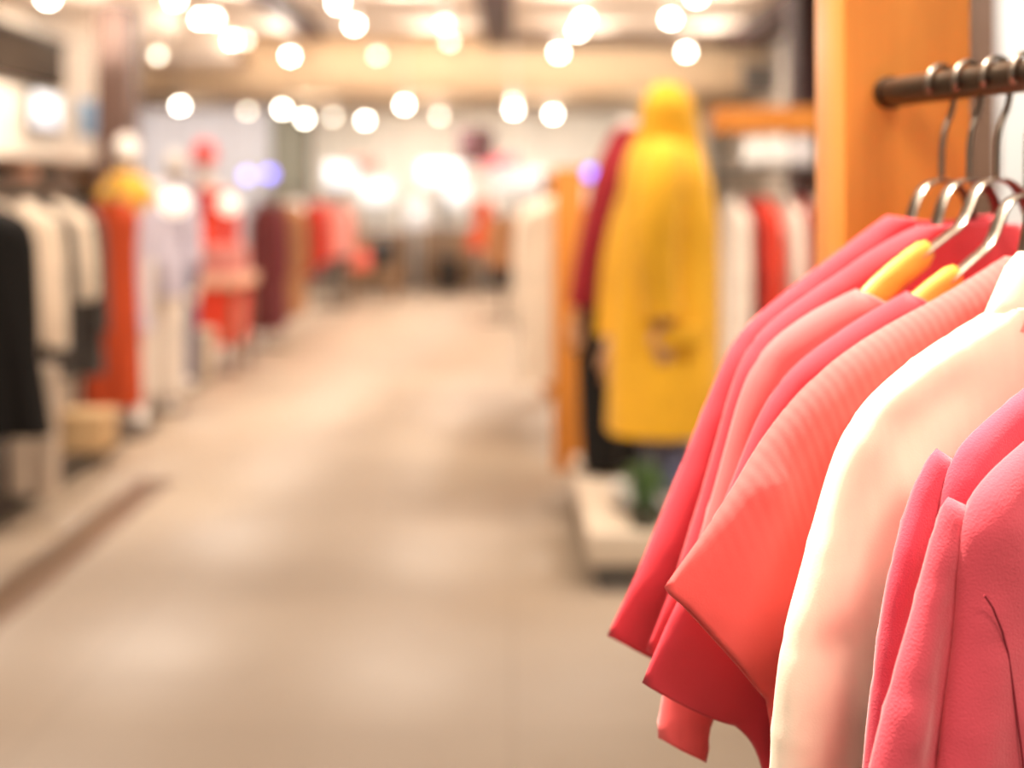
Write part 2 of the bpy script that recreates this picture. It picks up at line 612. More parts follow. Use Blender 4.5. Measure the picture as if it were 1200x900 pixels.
class Gar:
    """A garment hanging from the rail: its plane, and pixels turned into its local x-z coordinates."""

    def __init__(s, name, label, cat, dh, b=B, group=None):
        s.D, s.X, s.b = dh, rail_x(dh), b
        s.o = thing(name, label, cat, (s.X, s.D, RZ), b, group)

    def L(s, x, y):
        k = (x - 600) / F
        t = (s.X - k * s.D) / (math.cos(s.b) - k * math.sin(s.b))
        d = s.D - math.sin(s.b) * t
        return (-t, CAMZ + (HOR - y) / F * d - RZ)

    def C(s, pts):
        return [s.L(*p) for p in pts]

    def R(s, x0, y0, x1, y1, w, h):
        a, b = s.L(x0, y0), s.L(x1, y1)
        return (a[0], a[1], b[0], b[1], w, h)


def full(neck, side, sleevehem, under, zhem, so=2):
    """Closed outline of a kimono-sleeved top from its visible half and the mirrored other half."""
    hx = under[-1][0]
    half = [(neck, True), (side, False), (sleevehem, so), (under, False)]
    hem = [((hx, under[-1][1]) if False else under[-1]), (hx * .5, zhem - .004), (0, zhem), (-hx * .5, zhem - .004), (-hx, under[-1][1])]
    out = half + [(hem, True)]
    out += [(mirror(under), False), (mirror(sleevehem), so), (mirror(side), False), (mirror(neck), True)]
    return out


def hanger(name, label, dh, b=B, drop=0.0, sink=0.0):
    t = thing(name, label, 'clothes hanger', (rail_x(dh), dh, RZ), b, 'hangers on the foreground rail')
    r = RR + .0042
    hook = [(r * math.cos(a), 0, r * math.sin(a)) for a in [math.radians(q) for q in (205, 180, 150, 120, 90, 60, 30, 0, -25)]]
    hook += [(.0125, 0, -.022), (.005, 0, -.036), (.001, 0, -.05), (0, 0, -.066 - drop), (0, 0, -.083 - drop)]
    bm = bmesh.new()
    add_tube(bm, hook, .0026, n=8, up=(0, 1, 0), step=.006)
    from_bm('hook', bm, M['hook'], t)
    bm = bmesh.new()
    half = [(0, 0, -.0835), (-.012, 0, -.0845), (-.024, 0, -.091), (-.033, 0, -.104), (-.042, 0, -.118 - sink * .3), (-.06, 0, -.128 - sink * .5), (-.092, 0, -.143 - sink)]
    path = half[::-1] + [(-x, y, z) for x, y, z in half[1:]]
    path = [(x, y, z - drop) for x, y, z in path]
    add_tube(bm, path, [(.0065, .0018)] * len(path), n=10, up=(0, 0, 1), step=.008)
    from_bm('arch_bar', bm, M['hook'], t)
    for s in (-1, 1):
        arm = [(s * .078, 0, -.1365 - drop - sink * .8), (s * .085, 0, -.1405 - drop - sink), (s * .12, 0, -.160 - drop - sink), (s * .15, 0, -.182 - drop - sink), (s * .178, 0, -.208 - drop - sink), (s * .184, 0, -.216 - drop - sink)]
        bm = bmesh.new()
        add_tube(bm, arm, [(.004, .008), (.0058, .0118), (.006, .0125), (.006, .0125), (.0055, .009), (.003, .004)], n=14, up=(0, 0, 1), step=.01)
        from_bm('wooden_arm', bm, M['hangerwood'], t)
    return t


D_A1, D_A2, D_B, D_C, D_D, D_E, D_F, D_G = 1.252, 1.213, 1.175, 1.138, 1.098, 1.045, .99, .945
hanger('clothes_hanger', 'metal hook hanger nearest the wooden post, first on the rail', D_A1, sink=.026)
hanger('clothes_hanger', 'metal hook hanger second from the wooden post', D_A2, sink=.03)
hanger('clothes_hanger', 'hanger with upper bare yellow wooden arm showing above coral tops', D_B, sink=.003)
hanger('clothes_hanger', 'hanger whose yellow wooden arm shows just behind the ribbed coral top', D_C, drop=.013, sink=.008)
hanger('clothes_hanger', 'hanger inside the ribbed coral top', D_D, sink=.075)
hanger('clothes_hanger', 'hanger inside the cream shirt', D_E, drop=.075)
hanger('clothes_hanger', 'hanger inside the rose shirt next to the cream shirt', D_F, drop=.075)
hanger('clothes_hanger', 'hanger inside the nearest rose shirt', D_G, drop=.085)

# a1: farthest coral top
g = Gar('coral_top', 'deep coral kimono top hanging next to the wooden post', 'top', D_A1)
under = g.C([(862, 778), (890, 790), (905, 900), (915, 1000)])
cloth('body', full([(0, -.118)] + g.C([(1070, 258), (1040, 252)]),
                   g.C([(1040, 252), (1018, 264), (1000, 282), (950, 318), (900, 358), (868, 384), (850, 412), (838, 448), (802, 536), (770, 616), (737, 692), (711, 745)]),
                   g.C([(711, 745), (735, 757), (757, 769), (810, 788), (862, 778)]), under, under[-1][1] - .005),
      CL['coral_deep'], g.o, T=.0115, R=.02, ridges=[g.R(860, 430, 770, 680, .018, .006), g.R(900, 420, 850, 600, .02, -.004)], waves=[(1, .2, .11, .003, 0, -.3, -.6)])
# a2
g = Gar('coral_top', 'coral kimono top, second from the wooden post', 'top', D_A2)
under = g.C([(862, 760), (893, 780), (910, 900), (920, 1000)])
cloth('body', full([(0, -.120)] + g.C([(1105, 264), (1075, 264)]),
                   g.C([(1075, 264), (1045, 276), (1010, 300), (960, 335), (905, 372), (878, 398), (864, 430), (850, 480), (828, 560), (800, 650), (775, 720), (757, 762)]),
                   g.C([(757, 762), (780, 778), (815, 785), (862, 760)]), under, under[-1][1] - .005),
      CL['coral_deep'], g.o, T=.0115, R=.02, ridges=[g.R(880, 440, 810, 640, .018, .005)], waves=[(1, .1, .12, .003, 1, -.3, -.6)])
# b: wide-necked, its hanger arm bare
g = Gar('coral_top', 'light coral wide-necked top whose hanger arm is bare, behind two others', 'top', D_B)
under = g.C([(830, 852), (870, 760), (890, 790), (912, 920), (925, 1050)])
cloth('body', full([(0, -.235), (-.05, -.225), (-.10, -.20)] + g.C([(1003, 338)]),
                   g.C([(1003, 338), (960, 358), (922, 382), (892, 404), (876, 432), (866, 470), (850, 530), (828, 610), (800, 700), (783, 780), (771, 864)]),
                   g.C([(771, 864), (788, 874), (806, 882), (814, 886), (830, 852)]), under, under[-1][1] - .005, so=1),
      CL['coral_light'], g.o, T=.014, R=.024, ridges=[g.R(905, 425, 872, 520, .012, -.006), g.R(885, 440, 862, 560, .012, .005), g.R(880, 480, 800, 760, .02, .004)], waves=[(1, .2, .10, .003, 2, -.35, -.6)])
# c
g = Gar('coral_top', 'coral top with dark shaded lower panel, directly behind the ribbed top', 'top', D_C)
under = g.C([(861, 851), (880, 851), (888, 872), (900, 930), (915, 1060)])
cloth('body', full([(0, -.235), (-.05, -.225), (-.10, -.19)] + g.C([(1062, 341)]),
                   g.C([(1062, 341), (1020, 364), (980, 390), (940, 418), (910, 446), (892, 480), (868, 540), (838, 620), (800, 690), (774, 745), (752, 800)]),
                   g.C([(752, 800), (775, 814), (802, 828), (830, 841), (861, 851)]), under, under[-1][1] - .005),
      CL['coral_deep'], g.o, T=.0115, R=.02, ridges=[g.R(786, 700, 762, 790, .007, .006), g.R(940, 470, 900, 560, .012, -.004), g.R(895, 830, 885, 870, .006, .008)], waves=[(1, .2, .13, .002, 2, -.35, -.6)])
# d: ribbed
g = Gar('ribbed_top', 'bright coral ribbed knit top with wide smooth sleeve end', 'top', D_D)
under = g.C([(897, 820), (903, 850), (915, 940), (930, 1080)])
cloth('body', full([(0, -.150), (-.03, -.147)] + g.C([(1178, 300)]),
                   g.C([(1178, 300), (1145, 320), (1110, 343), (1050, 374), (1000, 404), (962, 432), (925, 472), (885, 526), (850, 588), (815, 638), (790, 668), (778, 688)]),
                   g.C([(778, 688), (786, 698), (802, 711), (835, 747), (870, 786), (897, 820)]), under, under[-1][1] - .005),
      CL['rib'], g.o, T=.016, R=.03, res=.008,
      ridges=[g.R(880, 556, 891, 562, .009, .014), g.R(866, 575, 882, 569, .008, .009), g.R(860, 590, 840, 640, .015, -.004), g.R(850, 620, 880, 740, .02, .004), g.R(800, 680, 850, 735, .012, .003), g.R(890, 600, 905, 760, .02, .004)])


def shirt(g, m, neck_t, neck_z, shoulder, tip, bodyside, sleeve_out, sleeve_in, zhem, sl_off, ridg_b, ridg_s, T=.016, cuff=None, Rr=.022):
    """Shirt: body, two sleeves."""
    side = g.C(shoulder) + g.C(bodyside)
    hx = side[-1][0]
    neck = [(0, neck_z - .012), (-neck_t * .6, neck_z - .006)] + [side[0]]
    hem = [side[-1], (hx * .5, zhem - .006), (0, zhem), (-hx * .5, zhem - .006), (-hx, side[-1][1])]
    cloth('body', [(neck, True), (side, False), (hem, True), (mirror(side), False), (mirror(neck), True)], m, g.o, T=T, R=Rr, res=.008,
          ridges=ridg_b, waves=[(1, .12, .13, .0035, .6, neck_z - .15, zhem)])
    so, si = g.C(sleeve_out), g.C(sleeve_in)
    top = [si[0], so[0]]
    end = [so[-1], si[-1]]
    ch = [(top, False), (so, False), (end, True), (si[::-1], False)]
    cloth('sleeve', ch, m, g.o, T=.011, R=.018, res=.007, ridges=ridg_s, yoff=sl_off)
    ch = [(mirror(si[::-1]), False), (mirror(end), True), (mirror(so), False), (mirror(top), False)]
    ch = [([(-a, b) for a, b in c], o) for c, o in [(top, False), (so, False), (end, True), (si[::-1], False)]]
    ch = [(c[::-1], o) for c, o in ch[::-1]]
    cloth('sleeve', ch, m, g.o, T=.011, R=.018, res=.008, yoff=sl_off)


def collar(g, m, px_leaf, nt, nz, h=.042):
    """Stand-and-fall collar round the neck; the near leaf follows the given pixels."""
    bm = bmesh.new()
    rows = []
    n = 28
    for i in range(n + 1):
        a = -pi * .5 + (2 * pi - .5) * (i / n) + .25
        cx, cy = nt * math.cos(a), .015 * math.sin(a)
        rows.append([(cx * .95, cy * .9, nz - .015), (cx * .90, cy * .85, nz + h * .4), (cx * .90, cy * .85, nz + h * .75), (cx * .96, cy * 1.0, nz + h),
                     (cx * 1.08, cy * 1.2, nz + h * .72), (cx * 1.22, cy * 1.35, nz + h * .1), (cx * 1.36, cy * 1.45, nz - h * .5)])
    add_rings(bm, [[Vector(p) for p in r] for r in rows], False, False, closed=False)
    o = from_bm('collar', bm, m, g.o)
    md = o.modifiers.new('cloth_thickness', 'SOLIDIFY')
    md.thickness = .002
    return o


# e: cream shirt
g = Gar('cream_shirt', 'cream striped linen shirt with collar between coral and rose tops', 'shirt', D_E)
ez = g.L(1150, 372)
under = g.C([(985, 1190), (1000, 1060), (1008, 960), (1000, 1100), (995, 1320)])
cloth('body', full([(0, ez[1] + .003), (-.042, ez[1] + .009)] + g.C([(1165, 362)]),
                   g.C([(1165, 362), (1125, 382), (1085, 410), (1045, 441), (1015, 468), (998, 486), (985, 512), (972, 560), (955, 620), (935, 692), (918, 752), (910, 830), (904, 905), (900, 1050), (905, 1180)]),
                   g.C([(905, 1180), (945, 1192), (985, 1190)]), under, under[-1][1] - .005),
      CL['cream'], g.o, T=.013, R=.017, res=.008, waves=[(1, .12, .13, .002, .6, -.4, -.8)],
      ridges=[g.R(1036, 492, 1044, 525, .012, -.005), g.R(1060, 488, 1110, 455, .014, -.004), g.R(1060, 560, 1040, 780, .022, .004), g.R(1090, 600, 1075, 800, .02, -.003), g.R(1000, 560, 985, 640, .014, -.004),
              g.R(970, 640, 950, 720, .014, .003), g.R(925, 738, 965, 748, .009, -.003), g.R(975, 755, 1000, 850, .014, -.003), g.R(960, 800, 935, 900, .014, .004), g.R(1000, 830, 1040, 900, .016, .003)])
collar(g, CL['cream'], None, .102, ez[1] + .008, h=.036)

# f: rose shirt
g = Gar('rose_shirt', 'rose cotton shirt with rolled sleeve beside the cream shirt', 'shirt', D_F)
fz = g.L(1200, 462)
shirt(g, CL['rose'], .07, fz[1] + .045, [(1262, 405), (1232, 428), (1200, 456), (1150, 497), (1122, 520)], None,
      [(1105, 540), (1102, 575), (1096, 640), (1088, 720), (1075, 800), (1060, 900), (1040, 1100), (1030, 1300)],
      [(1112, 528), (1098, 542), (1089, 562), (1076, 616), (1066, 640), (1061, 652), (1051, 716), (1039, 800), (1028, 900), (1015, 1040)],
      [(1138, 545), (1134, 575), (1126, 640), (1118, 720), (1106, 800), (1092, 900), (1077, 1040)],
      g.L(1030, 1300)[1], .010,
      [g.R(1150, 520, 1110, 620, .014, .004), g.R(1175, 540, 1160, 640, .02, -.003)],
      [g.R(1100, 560, 1080, 720, .010, -.006), g.R(1075, 645, 1058, 653, .008, .004), g.R(1060, 740, 1046, 860, .012, -.004)], T=.012)
collar(g, CL['rose'], None, .062, fz[1] + .05)

# g: nearest rose shirt
g = Gar('rose_shirt', 'nearest rose linen shirt with curved seam down its front', 'shirt', D_G)
gz = g.L(1200, 525)
shirt(g, CL['rose2'], .07, gz[1] + .055, [(1290, 452), (1250, 480), (1200, 520), (1165, 550), (1138, 578)], None,
      [(1119, 604), (1122, 640), (1127, 690), (1119, 760), (1109, 830), (1100, 900), (1080, 1100), (1070, 1300)],
      [(1128, 586), (1117, 602), (1111, 624), (1104, 662), (1095, 700), (1083, 740), (1070, 780), (1054, 840), (1041, 892), (1020, 1000), (1010, 1100)],
      [(1158, 600), (1158, 640), (1158, 690), (1152, 760), (1146, 830), (1138, 900), (1126, 1000), (1116, 1100)],
      g.L(1070, 1300)[1], .011,
      [g.R(1135, 640, 1140, 690, .010, -.006), g.R(1145, 770, 1128, 900, .012, .004), g.R(1185, 700, 1195, 900, .02, .003), g.R(1150, 610, 1180, 640, .02, .004), g.R(1175, 828, 1200, 815, .008, .003)],
      [g.R(1108, 660, 1068, 860, .010, .005), g.R(1122, 680, 1100, 900, .010, -.006), g.R(1075, 850, 1060, 930, .012, .003)], T=.015)
collar(g, CL['rose2'], None, .062, gz[1] + .06)
sm = [g.L(*q) for q in [(1129, 690), (1138, 704), (1148, 730), (1154, 756), (1158, 790), (1163, 836), (1169, 880), (1172, 920), (1176, 1000)]]
SEAM_G = (g, sm)

# ------------------------------------------------------------------ background garments
def hook_part(parent):
    bm = bmesh.new()
    pts = [(-.0185, 0, -.006), (-.0165, 0, .009), (-.009, 0, .0165), (0, 0, .0185), (.0105, 0, .0155), (.0175, 0, .006), (.018, 0, -.006), (.012, 0, -.02), (0, 0, -.032), (0, 0, -.075)]
    add_tube(bm, pts, .0025, n=6, up=(0, 1, 0), step=.012)
    add_tube(bm, [(-.15, 0, -.125), (-.05, 0, -.085), (0, 0, -.072), (.05, 0, -.085), (.15, 0, -.125)], .006, n=6, up=(0, 1, 0))
    return from_bm('hanger', bm, M['hook'], parent)


def hang(name, label, cat, loc, rz, m, sw=.21, length=.75, sl=.5, slw=.075, flare=.03, group=None, T=.03, m2=None, seed=0):
    """A garment on a hanger: hook at loc (the rail), body, sleeves; local x is its width."""
    t = thing(name, label, cat, loc, rz, group)
    z0 = -.085
    zs = z0 - .085
    zh = z0 - length
    neck = [(0, z0 - .035), (-.045, z0 - .02), (-.07, z0)]
    side = [(-.07, z0), (-sw * .6, z0 - .03), (-sw, zs), (-sw - .005, zs - .06), (-sw + .005, zs - .2), (-sw - flare * .5, zh * .7), (-sw - flare, zh)]
    hem = [(-sw - flare, zh), (0, zh - .012), (sw + flare, zh)]
    rnd = random.Random(seed)
    wv = [(1, .1, .13 + .05 * rnd.random(), .012, rnd.random() * 6, zs - .1, zh)]
    cloth('body', [(neck, True), (side, False), (hem, True), (mirror(side), False), (mirror(neck), True)], m, t, T=T, R=.06, res=.028, waves=wv, wall=0)
    if sl:
        for s in (1, -1):
            so = [(-sw + .035, zs + .03), (-sw - .01, zs - .01), (-sw - .035, zs - .09), (-sw - .05, zs - sl * .6), (-sw - .055, zs - sl)]
            si = [(-sw + .035, zs + .03), (-sw + slw * .6, zs - .12), (-sw - .055 + slw * 1.25, zs - sl * .6), (-sw - .05 + slw, zs - sl)]
            ch = [(so, False), ([so[-1], si[-1]], True), (si[::-1], False)]
            if s < 0:
                ch = [([(-a, b) for a, b in c][::-1], o) for c, o in ch[::-1]]
            cloth('sleeve', ch, m2 or m, t, T=.03, R=.04, res=.024, yoff=-.012, wall=0)
    hook_part(t)
    return t


def rack(name, label, x, y0, y1, z, m, ends='posts', along='y'):
    t = thing(name, label, 'clothes rack', (x, y0, 0))
    L = y1 - y0
    ax = (lambda q: (0, q)) if along == 'y' else (lambda q: (q, 0))
    tube('rail', [(*ax(-.02), z), (*ax(L + .02), z)], .013, M['steel'], t, n=12)
    for q in (0, L):
        px, py = ax(q)
        tube('upright', [(px, py, z), (px, py, .02)], .014, M['steel'], t, n=10)
        a, b = ((.22, .03) if along == 'y' else (.03, .22))
        box('foot', (px - a, py - b, 0), (px + a, py + b, .022), M['steel'], t)
    return t


RB = 1.33
# --- left, near rack
pf = thing('display_platform', 'dark low display platform under the near left clothes rack', 'platform', (-2.7, 5.0, 0))
box('deck', (-.62, 0, .06), (.62, 2.75, .09), M['dark_brown'], pf)
box('base', (-.58, .04, 0), (.58, 2.71, .06), M['black'], pf)
rk = rack('clothes_rack', 'low steel clothes rack at the left edge carrying black and white clothes', -2.32, 5.3, 7.55, RB, None)
rk.location.z = .09
for ch in rk.children:
    if ch.name.startswith('rail') or ch.name.startswith('upright'):
        ch.location.z = 0
RBL = RB + .09 - .10
# rail and uprights a little lower, so that they end at the common height
for ch in rk.children:
    if ch.name.startswith(('rail', 'upright')):
        ch.scale.z = 1
hang('black_coat', 'black coat hanging at the left edge, nearest on its rack', 'coat', (-2.18, 5.62, RB + .09), 0, CL['blackc'], sw=.27, length=.93, sl=.72, slw=.12, flare=.1, T=.05, seed=1)
hang('black_coat', 'black coat just behind the nearest black coat', 'coat', (-2.22, 5.78, RB + .09), 0, CL['blackc'], sw=.25, length=.88, sl=.66, slw=.11, flare=.06, T=.04, seed=11)
hang('white_blouse', 'white blouse with long full sleeve, first of the white tops', 'blouse', (-2.32, 6.05, RB + .09), .0, CL['white'], sw=.22, length=.72, sl=.68, slw=.14, T=.045, seed=2)
hang('ivory_blouse', 'greige blouse behind the first white blouse', 'blouse', (-2.32, 6.25, RB + .09), .05, CL['greige'], sw=.2, length=.70, sl=.62, slw=.10, T=.04, seed=12)
hang('ivory_blouse', 'ivory blouse with narrow sleeve, in the middle of the white tops', 'blouse', (-2.32, 6.58, RB + .09), -.04, CL['ivory'], sw=.22, length=.66, sl=.60, slw=.09, T=.04, seed=3)
hang('dark_jacket', 'charcoal jacket showing dark between the white tops', 'jacket', (-2.32, 6.78, RB + .09), .04, CL['darkgrey'], sw=.2, length=.85, sl=.7, T=.04, seed=13)
hang('white_blouse', 'short white blouse beside the burnt orange coat', 'blouse', (-2.32, 7.05, RB + .09), .0, CL['ivory'], sw=.22, length=.5, sl=.40, slw=.10, T=.04, seed=4)
hang('dark_jacket', 'charcoal jacket at the far end of the white tops', 'jacket', (-2.32, 7.3, RB + .09), .04, CL['darkgrey'], sw=.2, length=.9, sl=.6, T=.04, seed=14)
# white trousers folded over a low bar of the platform, kraft box
tr = thing('white_trousers', 'off-white trousers hanging low under the black coat', 'trousers', (P(40, 0, 5.95).x, 5.95, .09))
for s in (-1, 1):
    loft('leg', [(s * .055, 0, .02, .05, .035, 2.4), (s * .052, 0, .25, .055, .035, 2.4), (s * .045, 0, .50, .06, .03, 2.4)], CL['greige'], tr, n=20)
loft('waistband', [(0, 0, .50, .105, .032, 2.6), (0, 0, .56, .10, .028, 2.6)], CL['greige'], tr, n=24)
kb = thing('kraft_box', 'light kraft cardboard box on the dark left platform', 'box', (P(102, 0, 7.1).x, 7.1, .09))
box('carton', (-.12, -.12, 0), (.12, .12, .15), M['kraft'], kb, bevel=.01)
box('lid', (-.127, -.127, .15), (.127, .127, .19), M['kraft'], kb, bevel=.01)
# shelf wall at the left
sh = thing('shelving_unit', 'brown wall shelving high behind the left clothes rack', 'shelf', (XL + .27, 8.4, 0))
for z in (.5, 1.0, 1.42, 1.62):
    box('shelf_board', (-.24, 0, z), (.24, 5.5, z + .035), M['shelf_brown'], sh)
for y in (0, 1.83, 3.6, 5.47):
    box('divider', (-.25, y, 0), (.23, y + .03, 1.65), M['dark_brown'], sh)
box('back_panel', (-.26, 0, 0), (-.241, 5.5, 1.65), M['dark_brown'], sh)
for i, (x, y, d, mm, lab, nm) in enumerate([(22, 212, 0, 'peach', 'pale peach bag on the wall shelf at the left edge', 'shopping_bag'),
                                             (70, 212, 0, 'shelf_brown', 'tan brown bag on the wall shelf beside the peach bag', 'shopping_bag'),
                                             (112, 206, 0, 'orange_card', 'orange bag at the right end of the wall shelf', 'shopping_bag')]):
    k = (x - 600) / F
    xx = XL + .30
    yy = xx / k
    b = thing(nm, lab, 'bag', (xx, yy, 1.456))
    bm = bmesh.new()
    add_loft(bm, [(0, 0, 0, .12, .16, 5), (0, 0, .07, .12, .16, 5), (0, 0, .14, .10, .14, 4)], n=24)
    from_bm('pouch', bm, M[mm], b, auto=.8)
# folded stacks on the lower wall shelves
for i, (dy, z, c, lab) in enumerate([(.7, 1.0, 'white', 'white folded knit stack on the wall shelf, near bay'), (2.05, 1.0, 'darkgrey', 'dark folded knit stack on the wall shelf, middle bay'),
                                     (3.4, 1.0, 'camel', 'camel folded knit stack on the wall shelf, far bay')]):
    st = thing('folded_knitwear', lab, 'folded clothes', (XL + .28, 8.4 + dy, z + .036))
    for q in range(4):
        box('folded_layer', (-.16, -.18, q * .05), (.16, .18, q * .05 + .048), CL[c], st, bevel=.018)
# dark fascia board and lit screen high on the left wall
k = (75 - 600) / F
fb = thing('fascia_board', 'dark brown fascia board high on the left wall', 'sign board', (XL + .06, 9.5, 2.36))
box('panel', (-.05, 0, 0), (.02, (XL + .08) / k - 9.5, .40), M['fascia'], fb)
box('top_rail', (-.05, -.01, .40), (.06, (XL + .08) / k - 9.5 + .01, .44), M['black'], fb)
sc1 = thing('wall_screen', 'glowing bluish white screen on the left wall', 'screen', (XL + .02, XL / ((47 - 600) / F), 0))
zc = CAMZ + (HOR - 130) / F * sc1.location.y
box('bezel', (0, -.42, zc - .19), (.04, .42, zc + .19), M['greybox'], sc1)
box('display', (.041, -.38, zc - .15), (.045, .38, zc + .15), SCREEN, sc1, bevel=0)
bp = tag(box('wall_poster', (XL + .001, XL / ((104 - 600) / F) - .35, 1.95), (XL + .02, XL / ((104 - 600) / F) + .35, 2.32), M['blue_card']), 'pale blue poster on the left wall beside the screen', 'poster')


# ------------------------------------------------------------------ mannequins
def limb(bm, pts, rad, n=14):
    add_tube(bm, pts, rad, n=n, step=.03)


def mann_body(t, m, H=1.72, head=True, legs=True, arms=(), leg_gap=.085):
    """Continuous mannequin figure, joined from overlapping limbs by a remesh."""
    s = H / 1.72
    bm = bmesh.new()
    if legs:
        for q in (-1, 1):
            limb(bm, [(q * leg_gap, 0, .90 * s), (q * leg_gap, -.005, .72 * s), (q * leg_gap, .0, .48 * s), (q * leg_gap, .012, .32 * s), (q * leg_gap, .01, .09 * s), (q * leg_gap, .0, .03 * s)],
                 [.085, .078, .055, .055, .036, .04])
            ellipsoid(bm, (q * leg_gap, -.055, .035 * s), (.04, .12, .035))
    add_loft(bm, [(0, 0, .80 * s, .13, .09, 2.2), (0, 0, .92 * s, .165, .11, 2.2), (0, 0, 1.08 * s, .125, .09, 2.2), (0, -.01, 1.26 * s, .155, .11, 2.3), (0, 0, 1.40 * s, .165, .085, 2.3), (0, 0, 1.45 * s, .09, .06, 2), (0, 0, 1.50 * s, .05, .05, 2)], n=28, step=.03)
    if head:
        limb(bm, [(0, 0, 1.44 * s), (0, -.005, 1.56 * s)], [.052, .05])
        ellipsoid(bm, (0, -.015, 1.615 * s), (.075, .095, .115), warp=lambda p: Vector((p.x * (1 + .12 * p.z), p.y, p.z)))
        ellipsoid(bm, (0, -.108, 1.60 * s), (.012, .016, .022), 10, 8)
    for a in arms:
        limb(bm, [Vector(v) for v in a], [.052, .045, .038, .032, .024])
        e = Vector(a[-1])
        d = (e - Vector(a[-2])).normalized()
        ellipsoid(bm, e + d * .05, (.022, .03, .055))
        for f in range(4):
            o = Vector((0, (f - 1.5) * .016, 0))
            limb(bm, [e + d * .08 + o, e + d * (.125 + .006 * (f in (1, 2))) + o * 1.1, e + d * .165 + o * 1.1 + Vector((.004, 0, 0))], [.009, .0085, .007], n=8)
        limb(bm, [e + d * .03 + Vector((0, -.025, 0)), e + d * .075 + Vector((0, -.045, 0)), e + d * .10 + Vector((0, -.048, 0))], [.010, .009, .007], n=8)
    o = from_bm('figure', bm, m, t)
    md = o.modifiers.new('one_surface', 'REMESH')
    md.mode = 'VOXEL'
    md.voxel_size = .009
    md.use_smooth_shade = True
    return o


def base_plate(t, r=.19):
    bm = bmesh.new()
    add_loft(bm, [(0, 0, 0, r, r, 2), (0, 0, .008, r, r, 2), (0, 0, .012, r - .01, r - .01, 2)], n=40)
    return from_bm('base_plate', bm, M['steel'], t, auto=.5)


def trousers(t, m, z0, z1, gap=.085, r0=.095, r1=.07, dy=0):
    """Waist and two legs as one garment."""
    bm = bmesh.new()
    for q in (-1, 1):
        add_tube(bm, [(q * gap, dy, z1 - .02), (q * gap, dy, (z0 + z1) / 2), (q * gap, dy + .005, z0)], [r0, (r0 + r1) / 2, r1], n=22, step=.04)
    add_loft(bm, [(0, dy, z1 - .16, .16, .105, 2.3), (0, dy, z1, .17, .115, 2.3), (0, dy, z1 + .12, .14, .10, 2.3)], n=28)
    o = from_bm('trousers', bm, m, t)
    md = o.modifiers.new('one_surface', 'REMESH')
    md.mode = 'VOXEL'
    md.voxel_size = .012
    md.use_smooth_shade = True
    return o


# plinth on the right
PX0 = P(701, 0, 4.85).x
pl = thing('display_plinth', 'low ivory display plinth under the mustard-coated mannequin', 'plinth', (PX0, 4.85, 0))
box('toe_kick', (.0, .02, 0), (1.05, 1.45, .09), M['kick'], pl)
box('deck', (-.03, 0, .09), (1.08, 1.48, .20), M['plinth'], pl, bevel=.006)
PZ = .20

# mannequin in the mustard coat, facing the aisle (towards -x), its left arm on the camera's side
YC = Vector((P(778, 0, 5.25).x, 5.25, PZ))
mq = thing('mannequin', 'mannequin in a hooded mustard yellow coat and blue jeans on the ivory plinth', 'mannequin', YC)
base_plate(mq)


def w(px, py, dy=0.0):
    """Pixel to local coordinates of the mannequin at its own depth."""
    d = 5.25 + dy
    v = P(px, py, d)
    return Vector((v.x - YC.x, dy, v.z - PZ))


def coat_secs(tbl, ry):
    out = []
    for y, x0, x1, r in tbl:
        a, b = w(x0, y), w(x1, y)
        out.append(((a.x + b.x) / 2, 0, a.z, (b.x - a.x) / 2, r, 2.3))
    return out[::-1]


def coat_fold(a, z):
    return .025 * math.sin(7 * a + 3 * z) * min(1, max(0, (1.05 - z) / .6)) + .008 * math.sin(15 * a)


loft('coat', coat_secs([(160, 745, 815, .10), (178, 736, 822, .15), (205, 729, 830, .19), (250, 725, 839, .19), (300, 721, 842, .18), (350, 718, 843, .185), (400, 715, 843, .20), (450, 713, 843, .22), (503, 711, 841, .235)], 0), CL['yellow'], mq, n=64, fold=coat_fold, cap0=True, cap1=True, step=.03)
hd = [(w(750, 172).x * .5 + w(818, 172).x * .5, 0, w(0, 182).z, .135, .13, 2.2)]
hs = []
for y, x0, x1, ry in [(186, 738, 826, .14), (165, 746, 822, .12), (145, 748, 819, .115), (125, 751, 814, .11), (110, 758, 806, .085), (101, 766, 796, .055), (97, 774, 788, .02)]:
    a, b = w(x0, y), w(x1, y)
    hs.append(((a.x + b.x) / 2, 0, a.z, (b.x - a.x) / 2, ry, 2.2))
loft('hood', hs, CL['yellow'], mq, n=40, step=.015, fold=lambda a, z: .012 * math.sin(5 * a + 14 * z))
for nm, pts, rr in [('near', [w(782, 176, -.13), w(776, 200, -.20), w(770, 250, -.235), w(768, 300, -.235), w(772, 340, -.225), w(776, 366, -.22)], [.055, .082, .085, .078, .07, .066]),
                    ('far', [w(762, 190, .14), w(745, 240, .18), w(728, 300, .19), w(720, 350, .19), w(716, 392, .17)], [.06, .075, .07, .062, .055])]:
    tube('sleeve', pts, rr, CL['yellow'], mq, n=24, step=.03)
for e, dv in [(w(777, 368, -.22), Vector((.02, 0, -1))), (w(716, 396, .12), Vector((-.02, -.1, -1)))]:
    dv.normalize()
    bm = bmesh.new()
    limb(bm, [e, e + dv * .05], [.028, .03])
    ellipsoid(bm, e + dv * .075, (.026, .018, .045))
    for f in range(4):
        ox = Vector(((f - 1.5) * .0135, 0, 0))
        limb(bm, [e + dv * .10 + ox, e + dv * (.145 + .006 * (f in (1, 2))) + ox * 1.1, e + dv * (.17 + .008 * (f in (1, 2))) + ox * 1.1 + Vector((0, .012, 0))], [.0085, .008, .0065], n=8)
    limb(bm, [e + dv * .05 + Vector((-.022, 0, 0)), e + dv * .09 + Vector((-.042, -.01, 0)), e + dv * .115 + Vector((-.044, -.012, 0))], [.010, .009, .007], n=8)
    from_bm('hand', bm, M['skin'], mq)
